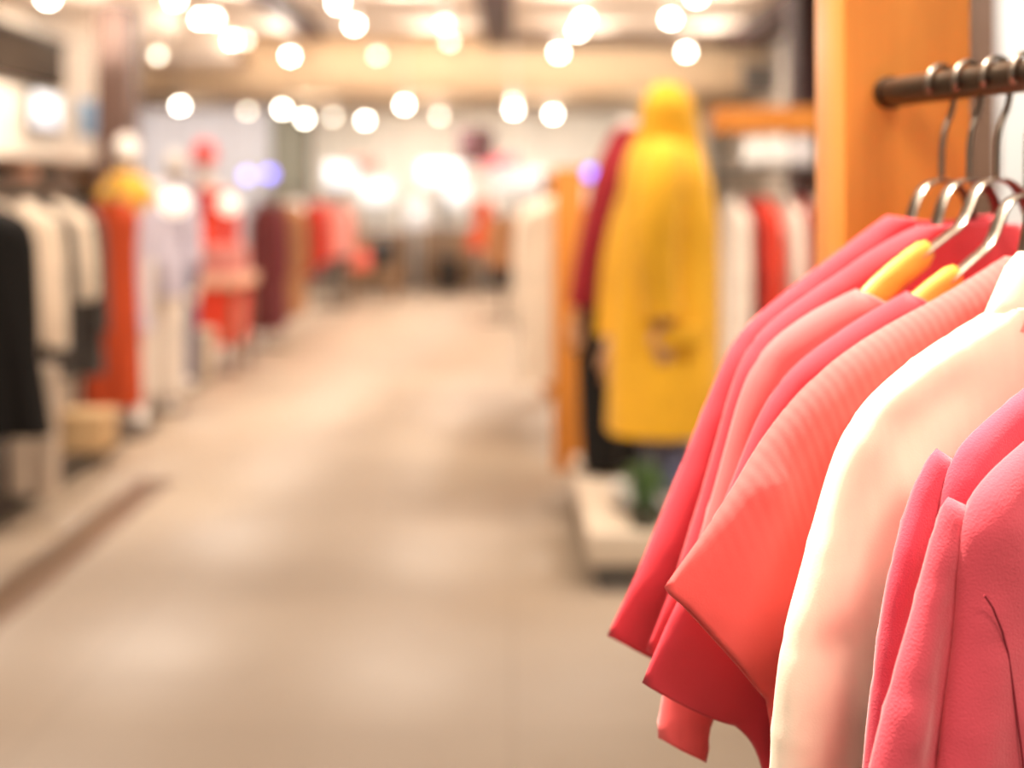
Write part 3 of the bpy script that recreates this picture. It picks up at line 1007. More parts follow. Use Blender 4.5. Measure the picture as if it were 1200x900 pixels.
# pocket flap, collar placket and cuffs
bm = bmesh.new()
pc = w(797, 392, -.235)
add_box(bm, (pc.x - .075, pc.y - .006, pc.z - .05), (pc.x + .075, pc.y + .03, pc.z + .03), .012)
from_bm('pocket_flap', bm, CL['yellow'], mq, auto=.7)
tube('cuff', [w(775, 358, -.222), w(776, 369, -.22)], [.071, .071], CL['yellow'], mq, n=24)
tube('cuff', [w(717, 384, .172), w(716, 394, .17)], [.06, .06], CL['yellow'], mq, n=24)
# jeans and boots below the coat (figure turned towards the aisle)
for nm, px, dy in (('near', 786, -.09), ('far', 770, .09)):
    c = w(px, 500, dy)
    tube('jeans_leg', [(c.x, dy, .42), (c.x + .005, dy, .25), (c.x + .01, dy, .085)], [.085, .075, .068], CL['denim'], mq, n=22, step=.04)
    bm = bmesh.new()
    ellipsoid(bm, (c.x - .05, dy, .055), (.125, .045, .045), warp=lambda p: Vector((p.x, p.y, max(p.z, -.9))))
    from_bm('shoe', bm, M['white_card'], mq)

# mannequin in maroon coat behind it
VC = Vector((P(718, 0, 5.85).x, 5.95, PZ))
mm2 = thing('mannequin', 'mannequin in a maroon coat and black trousers behind the mustard coat', 'mannequin', VC)
base_plate(mm2, .15)


def w2(px, py, dy=0.0):
    d = 5.95 + dy
    v = P(px, py, d)
    return Vector((v.x - VC.x, dy, v.z - PZ))


ss = []
for y, x0, x1, r in [(148, 728, 752, .05), (158, 718, 765, .10), (180, 708, 778, .14), (220, 698, 782, .15), (280, 690, 784, .15), (330, 686, 785, .16), (364, 684, 786, .165)]:
    a, b = w2(x0, y), w2(x1, y)
    ss.append(((a.x + b.x) / 2, 0, a.z, (b.x - a.x) / 2, r, 2.3))
loft('coat', ss[::-1], CL['maroon'], mm2, n=48, step=.03, fold=lambda a, z: .02 * math.sin(6 * a + 2 * z))
tube('sleeve', [w2(730, 160, -.10), w2(718, 200, -.17), w2(702, 260, -.19), w2(688, 320, -.19), w2(680, 360, -.19)], [.05, .07, .068, .062, .055], CL['maroon'], mm2, n=22, step=.03)
tube('sleeve', [w2(740, 165, .10), w2(735, 220, .17), w2(728, 300, .18), w2(724, 350, .18)], [.05, .066, .06, .052], CL['maroon'], mm2, n=22, step=.03)
bm = bmesh.new()
a = w2(710, 124)
limb(bm, [w2(735, 152), w2(737, 140)], [.05, .045])
from_bm('neck_cap', bm, M['mannequin'], mm2)
bm = bmesh.new()
e = w2(679, 362, -.19)
dv = Vector((-.1, 0, -1)).normalized()
limb(bm, [e, e + dv * .05], [.026, .028])
ellipsoid(bm, e + dv * .075, (.026, .018, .045))
for f in range(4):
    ox = Vector(((f - 1.5) * .0135, 0, 0))
    limb(bm, [e + dv * .10 + ox, e + dv * .145 + ox * 1.1, e + dv * .175 + ox * 1.1 + Vector((0, .012, 0))], [.0085, .008, .0065], n=8)
limb(bm, [e + dv * .05 + Vector((-.022, 0, 0)), e + dv * .09 + Vector((-.042, -.01, 0)), e + dv * .115 + Vector((-.044, -.012, 0))], [.010, .009, .007], n=8)
from_bm('hand', bm, M['skin'], mm2)
for q, dy in ((706, -.08), (738, .08)):
    c = w2(q, 400, dy)
    tube('trouser_leg', [(c.x, dy, w2(0, 355).z), (c.x, dy, .35), (c.x, dy, .03)], [.105, .10, .085], CL['blackc'], mm2, n=22, step=.05)

# plant in a pot at the front of the plinth
pp = thing('potted_grass', 'dark green grassy potted plant at the front of the ivory plinth', 'plant', (P(757, 0, 4.93).x, 4.955, PZ))
bm = bmesh.new()
add_loft(bm, [(0, 0, 0, .05, .05, 2), (0, 0, .07, .065, .065, 2), (0, 0, .075, .06, .06, 2), (0, 0, .065, .05, .05, 2)], n=28)
from_bm('pot', bm, M['pot'], pp, auto=.7)
bm = bmesh.new()
rnd = random.Random(5)
for i in range(130):
    a = rnd.random() * 2 * pi
    r0 = .035 * rnd.random()
    h = .07 + .09 * rnd.random()
    out = .04 + .09 * rnd.random()
    droop = rnd.random() * .12
    if a < pi:
        out *= .6
        droop *= .3
    p0 = Vector((r0 * math.cos(a), r0 * math.sin(a), .065))
    p1 = p0 + Vector((out * .4 * math.cos(a), out * .4 * math.sin(a), h))
    p2 = p0 + Vector((out * math.cos(a), out * math.sin(a), h - droop + .02))
    sd = Vector((-math.sin(a), math.cos(a), 0)) * .006
    v = [bm.verts.new(q) for q in (p0 - sd, p0 + sd, p1 + sd, p1 - sd, p2)]
    bm.faces.new(v[:4])
    bm.faces.new((v[3], v[2], v[4]))
lf = from_bm('leaves', bm, M['leaf'], pp)

# --- rack with wooden end board, right of the aisle
eb = thing('clothes_rack', 'clothes rack with honey wood end board beside the aisle', 'clothes rack', (P(667, 0, 7.0).x, 7.0, 0))
box('end_board', (-.075, 0, 0), (.075, .05, P(0, 196, 7).z), M['wood'], eb)
box('end_board', (-.075, 2.6, 0), (.075, 2.65, P(0, 196, 7).z), M['wood'], eb)
tube('rail', [(0, .04, 1.44), (0, 2.61, 1.44)], .013, M['steel'], eb, n=12)
EX = eb.location.x
for i, (y, c, lab, ln) in enumerate([(7.28, 'ivory', 'ivory coat hanging directly behind the wooden end board', .95), (7.62, 'white', 'white coat second behind the wooden end board', .92), (7.98, 'ivory', 'cream jacket third behind the wooden end board', .8),
                                     (8.35, 'greige', 'greige coat fourth behind the wooden end board', .95), (8.72, 'white', 'white shirt fifth behind the wooden end board', .75), (9.1, 'pinkc', 'pink top sixth behind the wooden end board', .7), (9.4, 'darkgrey', 'charcoal coat last behind the wooden end board', .8)]):
    hang(lab.split()[1] if False else {'coat': 'coat', 'jacket': 'jacket', 'shirt': 'shirt', 'top': 'top'}[[q for q in lab.split() if q in ('coat', 'jacket', 'shirt', 'top')][0]], lab,
         [q for q in lab.split() if q in ('coat', 'jacket', 'shirt', 'top')][0], (EX, y, 1.44), 0, CL[c], sw=.23, length=ln, sl=.55, slw=.11, T=.045, seed=20 + i)

# --- rack of red and white dresses beyond the plinth
RY = 6.9
x0 = P(862, 0, RY).x
rr = thing('clothes_rack', 'wood-topped rack of red and white dresses beyond the wooden post', 'clothes rack', (x0, RY, 0))
box('beam', (-.12, -.05, P(0, 156, RY).z), (1.05, .05, P(0, 126, RY).z), M['wood'], rr)
for q in (-.09, 1.0):
    tube('upright', [(q, 0, P(0, 156, RY).z), (q, 0, .02)], .016, M['steel'], rr, n=12)
    box('foot', (q - .03, -.25, 0), (q + .03, .25, .02), M['steel'], rr)
tube('rail', [(-.09, 0, 1.445), (1.0, 0, 1.445)], .012, M['steel'], rr, n=12)
box('shelf_board', (-.09, -.16, 1.485), (1.0, .16, 1.497), M['greybox'], rr)
for i, (px, c, lab, ln) in enumerate([(858, 'white', 'white dress at the aisle end of the red and white rack', .85), (876, 'darkred', 'dark red dress beside the white dress on the wood-topped rack', .95), (893, 'scarlet', 'scarlet dress in the middle of the wood-topped rack', .95),
                                      (921, 'white', 'short white top between two red dresses on the rack', .55), (936, 'darkred', 'dark red dress right of the short white top', .9), (957, 'white', 'white dress beside the wooden post, on the farther rack', .8), (985, 'scarlet', 'scarlet dress half hidden behind the wooden post', .9)]):
    hang('dress' if 'dress' in lab else 'top', lab, 'dress' if 'dress' in lab else 'top', (P(px, 0, RY).x, RY, 1.445), pi / 2 + .12, CL[c], sw=.19, length=ln, sl=.45 if i % 2 else .6, slw=.08, T=.022, seed=40 + i)
for i, (px, dz, lab) in enumerate([(884, 0, 'white rounded handbag on the shelf above the red dresses'), (912, 0, 'larger white handbag in the middle of the shelf above the dresses'), (940, 0, 'grey white handbag at the right of the shelf above the dresses')]):
    hb = thing('handbag', lab, 'handbag', (P(px, 0, RY - .05).x, RY - .05, 1.4975))
    bm = bmesh.new()
    add_loft(bm, [(0, 0, 0, .055, .045, 3), (0, 0, .05, .06, .05, 3), (0, 0, .11, .05, .035, 3), (0, 0, .125, .04, .02, 3)], n=28, step=.02)
    from_bm('pouch', bm, M['white_card' if i < 2 else 'grey_wall'], hb)
    bm = bmesh.new()
    add_tube(bm, [(-.035, 0, .11), (-.03, 0, .132), (0, 0, .142), (.03, 0, .132), (.035, 0, .11)], .006, n=8, up=(0, 1, 0), step=.015)
    from_bm('handle', bm, M['white_card'], hb)
gs = thing('hanging_sign', 'grey blank box sign hanging from the ceiling right of the header', 'sign', (P(890, 0, 11).x, 11, P(0, 110, 11).z))
box('box', (-.13, -.05, 0), (.13, .05, .23), M['greybox'], gs)
for q in (-.1, .1):
    tube('rod', [(q, 0, .22), (q, 0, ZC - gs.location.z)], .006, M['steel'], gs, n=8)

# --- left, middle distance
oc = hang('long_coat', 'long burnt orange coat hanging at the end of the left rack', 'coat', (P(131, 0, 8.0).x, 8.0, 1.42), 0, CL['orange'], sw=.15, length=1.16, sl=.0, flare=.03, T=.07, seed=60)
rk2 = thing('clothes_stand', 'slim steel stand carrying the long burnt orange coat', 'clothes stand', (P(131, 0, 8.0).x, 8.05, 0))
tube('pole', [(0, .0, .02), (0, .0, 1.43), (0, -.08, 1.425)], .012, M['steel'], rk2, n=10)
box('base', (-.2, -.18, 0), (.2, .18, .02), M['steel'], rk2)

lv = thing('mannequin', 'mannequin in a lavender shirt and white trousers behind the orange coat', 'mannequin', (P(183, 0, 9.0).x, 9.0, 0), .35)
base_plate(lv)
mann_body(lv, M['mannequin'], H=1.66, head=False, arms=[[(-.17, 0, 1.33), (-.21, 0, 1.15), (-.22, -.01, 1.0), (-.22, -.04, .88), (-.22, -.06, .78)]])
trousers(lv, CL['white'], .10, .80, r0=.10, r1=.095)
loft('shirt', [(0, 0, .72, .19, .13, 2.3), (0, 0, .9, .185, .125, 2.3), (0, 0, 1.1, .16, .115, 2.3), (0, 0, 1.26, .185, .125, 2.3), (0, 0, 1.36, .18, .10, 2.3), (0, 0, 1.42, .09, .07, 2)], CL['lavender'], lv, n=40, step=.03, fold=lambda a, z: .02 * math.sin(7 * a))
for s in (-1, 1):
    tube('sleeve', [(s * .15, 0, 1.36), (s * .20, 0, 1.25), (s * .225, 0, 1.1), (s * .23, -.02, .9)], [.05, .062, .06, .05], CL['lavender'], lv, n=18, step=.03)
dn = thing('mannequin', 'mannequin in faded blue denim behind the white trousers', 'mannequin', (P(206, 0, 10.0).x, 10.0, 0), .2)
base_plate(dn)
mann_body(dn, M['mannequin'], H=1.66, head=True)
trousers(dn, CL['denim'], .05, .85, gap=.075, r0=.085, r1=.062)
loft('jacket', [(0, 0, .86, .17, .12, 2.3), (0, 0, 1.1, .155, .115, 2.3), (0, 0, 1.25, .18, .12, 2.3), (0, 0, 1.36, .17, .095, 2.3), (0, 0, 1.42, .08, .065, 2)], CL['denim'], dn, n=36, step=.03, fold=lambda a, z: .02 * math.sin(6 * a))
om = thing('mannequin', 'mannequin with pale bald head and ochre scarf behind the orange coat', 'mannequin', (P(148, 0, 8.42).x, 8.42, 0), .2)
base_plate(om)
mann_body(om, M['mannequin'], H=1.71, head=True, leg_gap=.08)
loft('scarf', [(0, 0, 1.26, .15, .13, 2.2), (0, 0, 1.36, .17, .14, 2.2), (0, 0, 1.44, .12, .11, 2.2), (0, 0, 1.49, .08, .08, 2)], CL['mustardscarf'], om, n=36, step=.02, fold=lambda a, z: .04 * math.sin(5 * a + 20 * z))
loft('coat', [(0, 0, .55, .15, .12, 2.3), (0, 0, .9, .14, .12, 2.3), (0, 0, 1.2, .165, .125, 2.3), (0, 0, 1.33, .165, .11, 2.3)], CL['lavender'], om, n=36, step=.04, fold=lambda a, z: .03 * math.sin(6 * a))

# red display table
td = thing('display_table', 'display table with pale top and scarlet skirt on the left', 'table', (P(250, 0, 11.0).x, 11.0, 0))
box('table_top', (-.26, -.3, .66), (.26, .5, .74), M['peach'], td, bevel=.01)
loft('skirt', [(0, .1, .22, .20, .34, 6), (0, .1, .45, .21, .36, 6), (0, .1, .66, .22, .37, 6)], CL['scarlet'], td, n=64, step=.05, fold=lambda a, z: .02 * math.sin(18 * a) * (1 if z < .6 else .3))
for sx in (-.2, .2):
    for sy in (-.2, .4):
        box('leg', (sx - .025, sy - .025, 0), (sx + .025, sy + .025, .66), M['shelf_brown'], td)
for i, (dx, c, lab) in enumerate([(-.13, 'pinkc', 'pink folded clothes on the left of the scarlet-skirted table'), (.13, 'pinkc', 'pink folded clothes on the right of the scarlet-skirted table')]):
    st = thing('folded_clothes', lab, 'folded clothes', (td.location.x + dx, 11.0, .74))
    for q in range(5):
        box('folded_layer', (-.115, -.17, q * .045), (.115, .17, q * .045 + .043), CL[c], st, bevel=.016)
cb = thing('cream_box', 'cream gift box on the floor before the scarlet-skirted table', 'box', (P(228, 0, 10.45).x, 10.45, 0))
box('carton', (-.13, -.13, 0), (.13, .13, .30), M['plinth'], cb, bevel=.012)
box('lid', (-.14, -.14, .30), (.14, .14, .37), M['plinth'], cb, bevel=.012)
rm = thing('mannequin', 'mannequin in scarlet with a round pink hat behind the red table', 'mannequin', (P(238, 0, 11.7).x, 11.75, 0), .3)
base_plate(rm)
mann_body(rm, M['mannequin'], H=1.74, head=True)
loft('dress', [(0, 0, .5, .25, .18, 2.3), (0, 0, .9, .19, .14, 2.3), (0, 0, 1.1, .155, .115, 2.3), (0, 0, 1.27, .18, .125, 2.3), (0, 0, 1.38, .17, .10, 2.3), (0, 0, 1.45, .08, .07, 2)], CL['scarlet'], rm, n=40, step=.04, fold=lambda a, z: .03 * math.sin(7 * a) * (1 if z < 1 else .2))
for s in (-1, 1):
    tube('sleeve', [(s * .15, 0, 1.38), (s * .21, 0, 1.25), (s * .23, 0, 1.05), (s * .23, -.02, .88)], [.05, .06, .055, .045], CL['scarlet'], rm, n=18, step=.03)
loft('hat', [(0, -.02, 1.64, .12, .13, 2), (0, -.02, 1.655, .12, .13, 2), (0, -.01, 1.665, .10, .11, 2), (0, 0, 1.75, .095, .105, 2), (0, 0, 1.80, .06, .07, 2)], CL['pinkc'] if False else CL['coral_light'], rm, n=32, step=.02)

# left far rack
rk3 = rack('clothes_rack', 'steel rack of plum and camel coats on the far left', -2.22, 12.7, 17.5, RB + .05, None)
for i, (y, c, lab, ln, ct) in enumerate([(12.9, 'plumc', 'long plum coat nearest on the far left rack', 1.16, 'coat'), (13.15, 'plumc', 'second plum coat close behind the first', 1.12, 'coat'),
                                         (13.9, 'camel', 'camel coat next beyond the plum coats', 1.12, 'coat'), (14.3, 'camel', 'second camel coat beyond the first', 1.1, 'coat'), (15.3, 'darkred', 'dark red jacket beyond the camel coats', .8, 'jacket'), (16.0, 'scarlet', 'scarlet jacket near the end of the far left rack', .7, 'jacket'), (17.2, 'pinkc', 'coral pink top at the far end of the far left rack', .7, 'top')]):
    hang('coat' if ct == 'coat' else ct, lab, ct, (-2.22, y, RB + .05), 0, CL[c], sw=.125, length=ln, sl=.6, slw=.08, T=.05, seed=70 + i)
# cream/orange accessories stand above the left displays
for i, (px, py, d, r, mm_, lab) in enumerate([(205, 238, 8.55, .085, 'white_card', 'round white paper lantern above the denim mannequin'), (268, 240, 11.4, .085, 'white_card', 'round white paper lantern above the red table'), (345, 245, 15.0, .11, 'peach', 'round peach paper lantern above the camel coats')]):
    c = P(px, py, d)
    ln_ = thing('paper_lantern', lab, 'lantern', c)
    bm = bmesh.new()
    ellipsoid(bm, (0, 0, 0), (r, r, r * .9), 28, 18, warp=lambda p: p * (1 + .015 * math.cos(p.z * 40)))
    from_bm('shade', bm, GLOW, ln_)
    tube('cord', [(0, 0, r * .88), (0, 0, 3.48 - c.z)], .002, M['black'], ln_, n=6)

# --- checkout area at the back
def counter(label, px0, px1, d, zt, m, front):
    a, b = P(px0, 0, d).x, P(px1, 0, d).x
    t = thing('checkout_counter', label, 'counter', ((a + b) / 2, d, 0))
    wd = (b - a) / 2
    box('body', (-wd + .03, .03, .06), (wd - .03, .62, zt - .05), front, t, bevel=.01)
    box('worktop', (-wd, 0, zt - .05), (wd, .66, zt), m, t, bevel=.008)
    box('toe_kick', (-wd + .06, .07, 0), (wd - .06, .58, .06), M['kick'], t)
    return t


counter('white-topped brown checkout counter on the left at the back', 408, 480, 21.2, .86, M['counter'], M['counter_brown'])
counter('white-topped brown checkout counter in the middle of the back', 492, 560, 21.6, .92, M['counter'], M['counter_brown'])
counter('white checkout counter on the right at the back', 575, 660, 21.2, .95, M['counter'], M['plinth'])


def screen(label, px, py, d, wpx, hpx, m, ztab=None, stand=True):
    c = P(px, py, d)
    wd, hd_ = wpx / F * d / 2, hpx / F * d / 2
    zb = ztab if ztab is not None else 0
    t = thing('lit_screen', label, 'screen', (c.x, d, zb))
    z = c.z - zb
    box('bezel', (-wd - .03, 0, z - hd_ - .03), (wd + .03, .05, z + hd_ + .03), M['white_card'], t)
    box('display', (-wd, -.004, z - hd_), (wd, -.001, z + hd_), m, t, bevel=0)
    if stand:
        box('stem', (-.04, .015, 0.015), (.04, .045, z - hd_ - .02), M['greybox'], t)
        box('foot', (-.16, -.08, 0), (.16, .14, .016), M['greybox'], t)
    return t


screen('bright cool white screen over the left checkout counter', 400, 206, 20.9, 34, 26, SCREEN)
screen('bright cool white screen over the middle checkout counter', 517, 204, 21.2, 46, 22, SCREEN)
screen('wide soft white screen over the right checkout counter', 606, 212, 20.8, 58, 26, SCREEN_SOFT)
screen('small white monitor low in front of the middle counter', 488, 250, 20.6, 26, 32, SCREEN_SOFT)
screen('soft white monitor between left and middle counters', 440, 226, 22.4, 34, 26, SCREEN_SOFT)
screen('soft white monitor beside the middle white screen', 533, 228, 22.6, 28, 26, SCREEN_SOFT)
for (px, py, d, m_, lab) in [(290, 206, 20, BLUE_PALE, 'pale violet glowing panel at the back left'), (316, 204, 20.2, BLUE, 'blue violet glowing panel beside the pale violet one'), (692, 203, 14.0, BLUE, 'blue violet glowing panel left of the maroon coat')]:
    c = P(px, py, d)
    t = thing('led_panel', lab, 'light panel', (c.x, c.y, 0))
    r = 6.5 / F * d
    bm = bmesh.new()
    add_tube(bm, [(0, 0, c.z), (0, -.03, c.z)], r, n=24)
    from_bm('glowing_disc', bm, m_, t, auto=.5)
    box('housing', (-r - .015, .001, c.z - r - .015), (r + .015, .04, c.z + r + .015), M['greybox'], t)
    tube('stand', [(0, .02, c.z - r), (0, .02, .02)], .014, M['greybox'], t, n=10)
    box('foot', (-.12, -.12, 0), (.12, .14, .02), M['greybox'], t)
hs_ = thing('hanging_sign', 'square maroon sign hanging over the checkouts', 'sign', (P(558, 0, 21).x, 21, P(0, 190, 21).z))
box('board', (-.26, -.02, 0), (.26, .02, .50), M['maroon_sign'], hs_)
for q in (-.15, .15):
    tube('rod', [(q, 0, .49), (q, 0, 2.83 - hs_.location.z)], .006, M['steel'], hs_, n=8)
for px, py, wd, mm_, lab in [(425, 195, 34, 'red_sign', 'narrow red sign strip over the left checkout'), (578, 190, 30, 'pink_sign', 'pale red sign strip right of the maroon sign'), (598, 192, 16, 'pink_sign', 'short pink red sign at the right of the sign strips')]:
    c = P(px, py, 22.5)
    s_ = thing('sign_strip', lab, 'sign', (c.x, 22.5 if px != 598 else 22.3, c.z))
    ww = wd / F * 22.5 / 2
    box('board', (-ww, -.02, -.10), (ww, .02, .10 if px != 598 else .15), M[mm_], s_)
    for q in (-ww * .7, ww * .7):
        tube('rod', [(q, 0, .09), (q, 0, 2.83 - c.z)], .006, M['steel'], s_, n=8)
wb = thing('waste_bin', 'dark grey waste bin standing in front of the middle checkout', 'bin', (P(526, 0, 20.2).x, 20.2, 0))
bm = bmesh.new()
add_loft(bm, [(0, 0, 0, .13, .13, 4), (0, 0, .42, .175, .175, 4)], n=32, step=.1)
from_bm('bucket', bm, M['black'], wb, auto=.7)
loft('rim', [(0, 0, .42, .185, .185, 4), (0, 0, .46, .185, .185, 4), (0, 0, .47, .16, .14, 4)], M['black'], wb, n=32)
# orange dress on a stand, bench with black and red bags
od = thing('dress_form', 'orange dress on a stand beside the right checkout counter', 'dress form', (P(566, 0, 19.6).x, 19.6, 0))
loft('dress', [(0, 0, .62, .24, .2, 2.2), (0, 0, .85, .17, .14, 2.2), (0, 0, 1.0, .11, .10, 2.2), (0, 0, 1.18, .15, .11, 2.2), (0, 0, 1.3, .07, .06, 2.2)], CL['mustardscarf'] if False else CL['orange'], od, n=36, step=.04, fold=lambda a, z: .04 * math.sin(7 * a))
tube('pole', [(0, 0, .02), (0, 0, .66)], .015, M['steel'], od, n=10)
box('foot', (-.16, -.16, 0), (.16, .16, .02), M['steel'], od)
bn = thing('bench', 'low wooden bench left of the checkouts with bags on it', 'bench', (P(438, 0, 18.4).x, 18.4, 0))
box('seat', (-.34, -.2, .36), (.34, .2, .42), M['counter_brown'], bn)
for sx in (-.28, .28):
    box('leg', (sx - .03, -.18, 0), (sx + .03, .18, .36), M['counter_brown'], bn)
for dx, mm_, h, lab in [(-.18, 'red_sign', .2, 'red bag on the low bench left of the checkouts'), (.12, 'black', .38, 'black bag on the low bench left of the checkouts')]:
    b_ = thing('bag', lab, 'bag', (bn.location.x + dx, 18.4, .42))
    loft('pouch', [(0, 0, 0, .14, .1, 4), (0, 0, h * .7, .15, .09, 3), (0, 0, h, .12, .04, 3)], M[mm_], b_, n=28, step=.05)
    tube('handle', [(-.07, 0, h - .01), (-.05, 0, h + .07), (.05, 0, h + .07), (.07, 0, h - .01)], .01, M[mm_], b_, n=8, up=(0, 1, 0))
# garments near the checkouts
rk4 = rack('clothes_rack', 'small steel rack of dark and coral clothes before the checkouts', P(394, 0, 17.2).x, 16.9, 17.9, RB, None)
for i, (y, c, lab, ln, ct) in enumerate([(17.05, 'pinkc', 'coral pink blouse nearest on the small rack before the checkouts', .6, 'blouse'), (17.35, 'darkgrey', 'charcoal jacket in the middle of the small rack', .7, 'jacket'), (17.7, 'camel', 'camel jacket farthest on the small rack', .7, 'jacket')]):
    hang(ct, lab, ct, (rk4.location.x, y, RB), 0, CL[c], sw=.18, length=ln, sl=.5, slw=.09, T=.05, seed=90 + i)
rk5 = rack('clothes_rack', 'small steel rack of dark clothes right of the middle checkout', P(590, 0, 15.5).x, 15.3, 16.4, RB - .1, None)
for i, (y, c, lab, ln, ct) in enumerate([(15.5, 'camel', 'short camel blouse nearest on the rack right of the middle checkout', .55, 'blouse'), (15.8, 'darkgrey', 'charcoal coat in the middle of the rack right of checkout', .8, 'coat'), (16.2, 'ivory', 'ivory coat farthest on the rack right of the checkout', .8, 'coat')]):
    hang(ct, lab, ct, (rk5.location.x, y, RB - .1), 0, CL[c], sw=.16, length=ln, sl=.45, slw=.09, T=.05, seed=95 + i)

# ------------------------------------------------------------------ ceiling spotlights
ORD = ['first', 'second', 'third', 'fourth', 'fifth', 'sixth', 'seventh', 'eighth', 'ninth', 'tenth', 'eleventh', 'twelfth', 'thirteenth', 'fourteenth']
rows = [
    ('in the top row at the picture edge', [(56, -2, 1), (205, -1, 1), (235, 22, 1), (250, 22, 1), (396, 4, 1), (415, 29, 1), (521, 28, 0), (684, 23, 1), (677, 36, 1), (786, 22, 1), (816, -4, 1)]),
    ('in the middle row under the ceiling', [(185, 65, 0), (272, 47, 1), (287, 47, 0), (340, 66, 1), (442, 65, 0), (527, 49, 0), (655, 62, 1), (804, 61, 1)]),
    ('in the lowest row above the checkouts', [(211, 124, 1), (290, 130, 0), (331, 128, 1), (357, 139, 1), (390, 137, 0), (428, 141, 1), (474, 123, 1), (515, 136, 0), (602, 129, 1), (601, 120, 0), (648, 134, 1)]),
]
src = None
for phrase, pts in rows:
    pts = sorted(pts)
    for i, (px, py, on) in enumerate(pts):
        z = 3.2 if py < 80 else 2.58
        d = F * (z - CAMZ) / (HOR - py)
        top = ZC if d < 19.7 else 2.83
        if px < 600 - 3.6 / d * F:
            top = 3.1
            if z > 3.0:
                z = 2.9
                d = F * (z - CAMZ) / (HOR - py)
        c = P(px, py, d)
        t = thing('spotlight', 'round %s ceiling spotlight, %s from the left %s' % ('glowing' if on else 'dimmer', ORD[i], phrase), 'spotlight', c, 0, 'ceiling spotlights over the shop')
        ax = Vector((-c.x * .04, -.75, -.66)).normalized()
        bm = bmesh.new()
        add_tube(bm, [-ax * .14, -ax * .13, -ax * .02, Vector((0, 0, 0))], [.035, .048, .05, .052], n=20)
        from_bm('housing', bm, M['white_card'], t, auto=.7)
        bm = bmesh.new()
        add_tube(bm, [ax * .001, ax * .004], .044, n=20)
        from_bm('lens', bm, LAMP if on else LAMP_DIM, t)
        tube('stem', [-ax * .1, (-ax.x * .1, -ax.y * .1, top - c.z)], .008, M['white_card'], t, n=8)

# ------------------------------------------------------------------ seam on the nearest shirt: laid on its front sheet
g, sm = SEAM_G
body = [c for c in g.o.children if c.name.startswith('body')][0]
vv = np.array([v.co[:] for v in body.data.vertices])
front = vv[np.array([True] * len(vv))]
pts = []
for x, z in smooth_path(sm, .012):
    dd = np.hypot(vv[:, 0] - x, vv[:, 2] - z)
    idx = np.argsort(dd)[:14]
    y = min(vv[i, 1] for i in idx)
    pts.append((x, y, z))
ys = [p[1] for p in pts]
for _ in range(3):
    ys = [sum(ys[max(0, i - 2):i + 3]) / len(ys[max(0, i - 2):i + 3]) for i in range(len(ys))]
sx = tube('front_seam', [(p[0], y - .0002, p[2]) for p, y in zip(pts, ys)], .0007, cloth_mat('dark_rose_thread', (.22, .008, .02)), g.o, n=6, up=(0, 1, 0))
sx['label'] = 'dark curved seam'


# ------------------------------------------------------------------ light
def area(name, loc, sx, sy, e, col=(1, .86, .70), rot=(0, 0, 0)):
    l = bpy.data.lights.new(name, 'AREA')
    l.shape = 'RECTANGLE'
    l.size, l.size_y = sx, sy
    l.energy = e
    l.color = col
    o = bpy.data.objects.new(name, l)
    COL.objects.link(o)
    o.location = loc
    o.rotation_euler = rot
    return o


def spot(name, loc, target, e, size=60, blend=.6, r=.06, col=(1, .88, .73)):
    l = bpy.data.lights.new(name, 'SPOT')
    l.energy = e
    l.spot_size = math.radians(size)
    l.spot_blend = blend
    l.shadow_soft_size = r
    l.color = col
    o = bpy.data.objects.new(name, l)
    COL.objects.link(o)
    o.location = loc
    o.rotation_euler = (Vector(target) - Vector(loc)).to_track_quat('-Z', 'Y').to_euler()
    return o


WARM = (1, .88, .76)


def point(name, loc, e, col=WARM, r=.05):
    l = bpy.data.lights.new(name, 'POINT')
    l.energy = e
    l.color = col
    l.shadow_soft_size = r
    o = bpy.data.objects.new(name, l)
    COL.objects.link(o)
    o.location = loc
    return o


for y, e in ((.8, 150), (3.0, 180), (5.2, 210), (7.4, 210), (9.6, 230), (11.8, 270), (14.0, 300)):
    for x in (-2.6, -.9, .9, 2.4):
        spot('ceiling_downlight', (x, y, ZC - .1), (x, y + .2, 0), e, 125, 1, .32 if y > 4 else .55, WARM)
for x in (-3, -1.2, .6, 2.2):
    for y in (16.5, 18.5):
        spot('ceiling_downlight', (x, y, ZC - .1), (x, y + .2, 0), 330, 125, 1, .3, WARM)
    point('ceiling_fill_point', (x, 15.0, 3.15), 34)  # bare point light added to lift the ceiling, no fixture
    if x > -2:
        point('ceiling_fill_point', (x, 11.0, 3.15), 18)
    spot('rear_wall_fill', (x, 20.2, 2.55), (x, 25, 1.2), 310, 92, 1, .12, (1, .95, .89))  # added spot without fixture, brightens the back wall
for x in (-3, -1, 1, 2.6):
    point('header_fill_point', (x, 18.2, 3.2), 30)  # added bare point that brightens the header face
spot('rail_key_fill', (-.2, 1.35, 3.25), (.34, 1.0, 1.15), 900, 36)
spot('rail_key_fill', (-.9, -.3, 3.25), (.35, 1.0, 1.0), 130, 45, r=.4)  # added fill from the left front, lifts the garment fronts
spot('rail_key_fill', (1.3, -.5, 3.25), (.38, .95, 1.0), 190, 45, r=.5)  # added soft fill from the right front, no fixture
for x in (-5.5, -3, -1, 1, 2.6):
    spot('header_fill_spot', (x * .62, 10.8, 2.95), (x, 19.7, 3.2), 1150, 34, .9)  # out-of-view spot added to brighten the header
for x in (-7, -5):
    spot('rear_wall_fill', (x, 21.5, 2.7), (x, 24, 1.4), 150, 120, 1, .12, (1, .96, .93))  # added light for the grey bay, no fixture
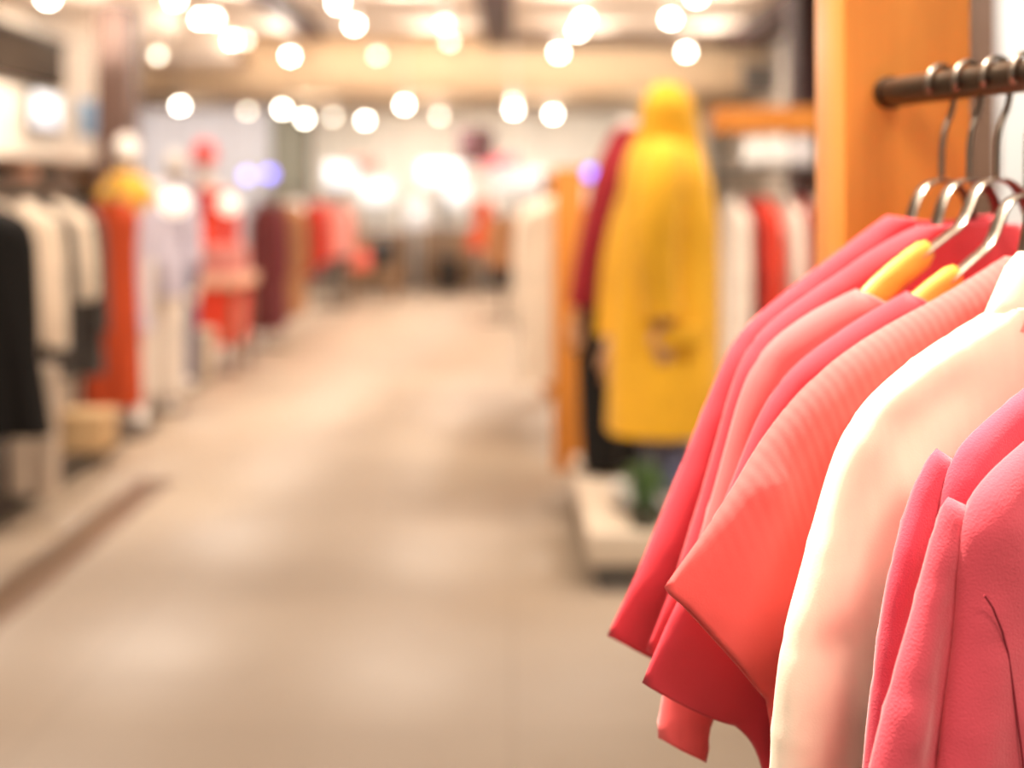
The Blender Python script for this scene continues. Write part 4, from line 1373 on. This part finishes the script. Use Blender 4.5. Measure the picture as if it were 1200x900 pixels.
spot('coat_fill_spot', (-1.8, 4.3, 3.3), (.55, 5.2, 1.2), 300, 40)  # unseen spot added across the aisle, brightens the coat's left side
for y in (9.5, 12.0):
    spot('wall_fill_spot', (-2.7, y, 3.35), (-4.2, y + .6, 1.9), 260, 80)  # added wash without fixture, brightens the left wall
spot('rack_fill_spot', (-.9, 6.0, 3.3), (.2, 7.6, 1.0), 220, 45)  # unseen spot added to brighten the cream coats' rack
spot('wall_fill_spot', (-2.9, 10.5, 3.3), (-4.1, 11.8, 1.45), 260, 60)  # added to lift the wall shelves, no fixture
spot('rack_fill_spot', (.3, 5.4, 3.3), (.95, 6.9, 1.2), 300, 45)  # unseen spot added for the red and white dresses
spot('panel_fill_spot', (1.9, 3.0, 3.3), (1.75, 4.2, 1.6), 260, 60, col=(1, .97, .92))  # unseen spot added to whiten the partition
spot('rack_fill_spot', (-1.2, 5.2, 3.3), (-2.3, 6.3, 1.0), 300, 60)  # unseen spot added for the near left rack
spot('rack_fill_spot', (-1.2, 7.4, 3.3), (-2.2, 8.6, .9), 260, 60)
spot('coat_fill_spot', (.5, 4.9, 3.3), (.55, 5.25, 1.5), 110, 40)
wld = bpy.data.worlds.new('shop_world')
SC.world = wld
wld.use_nodes = True
bg = wld.node_tree.nodes['Background']
bg.inputs[0].default_value = (1, .88, .74, 1)
bg.inputs[1].default_value = .62

# ------------------------------------------------------------------ camera
cam = bpy.data.cameras.new('camera')
cam.sensor_width = 36
cam.lens = 50.01
cam.shift_y = -(450 - HOR) / 1200
cam.dof.use_dof = True
cam.dof.focus_distance = .88
cam.dof.aperture_fstop = 3.0
cam.clip_start = .02
co = bpy.data.objects.new('camera', cam)
COL.objects.link(co)
co.location = (0, 0, CAMZ)
co.rotation_euler = (pi / 2, 0, 0)
SC.camera = co

SC.view_settings.view_transform = 'Standard'
SC.view_settings.look = 'None'
SC.view_settings.gamma = 1
SC.view_settings.use_curve_mapping = False
SC.view_settings.exposure = 0.0
SC.cycles.use_denoising = True
SC.cycles.max_bounces = 8
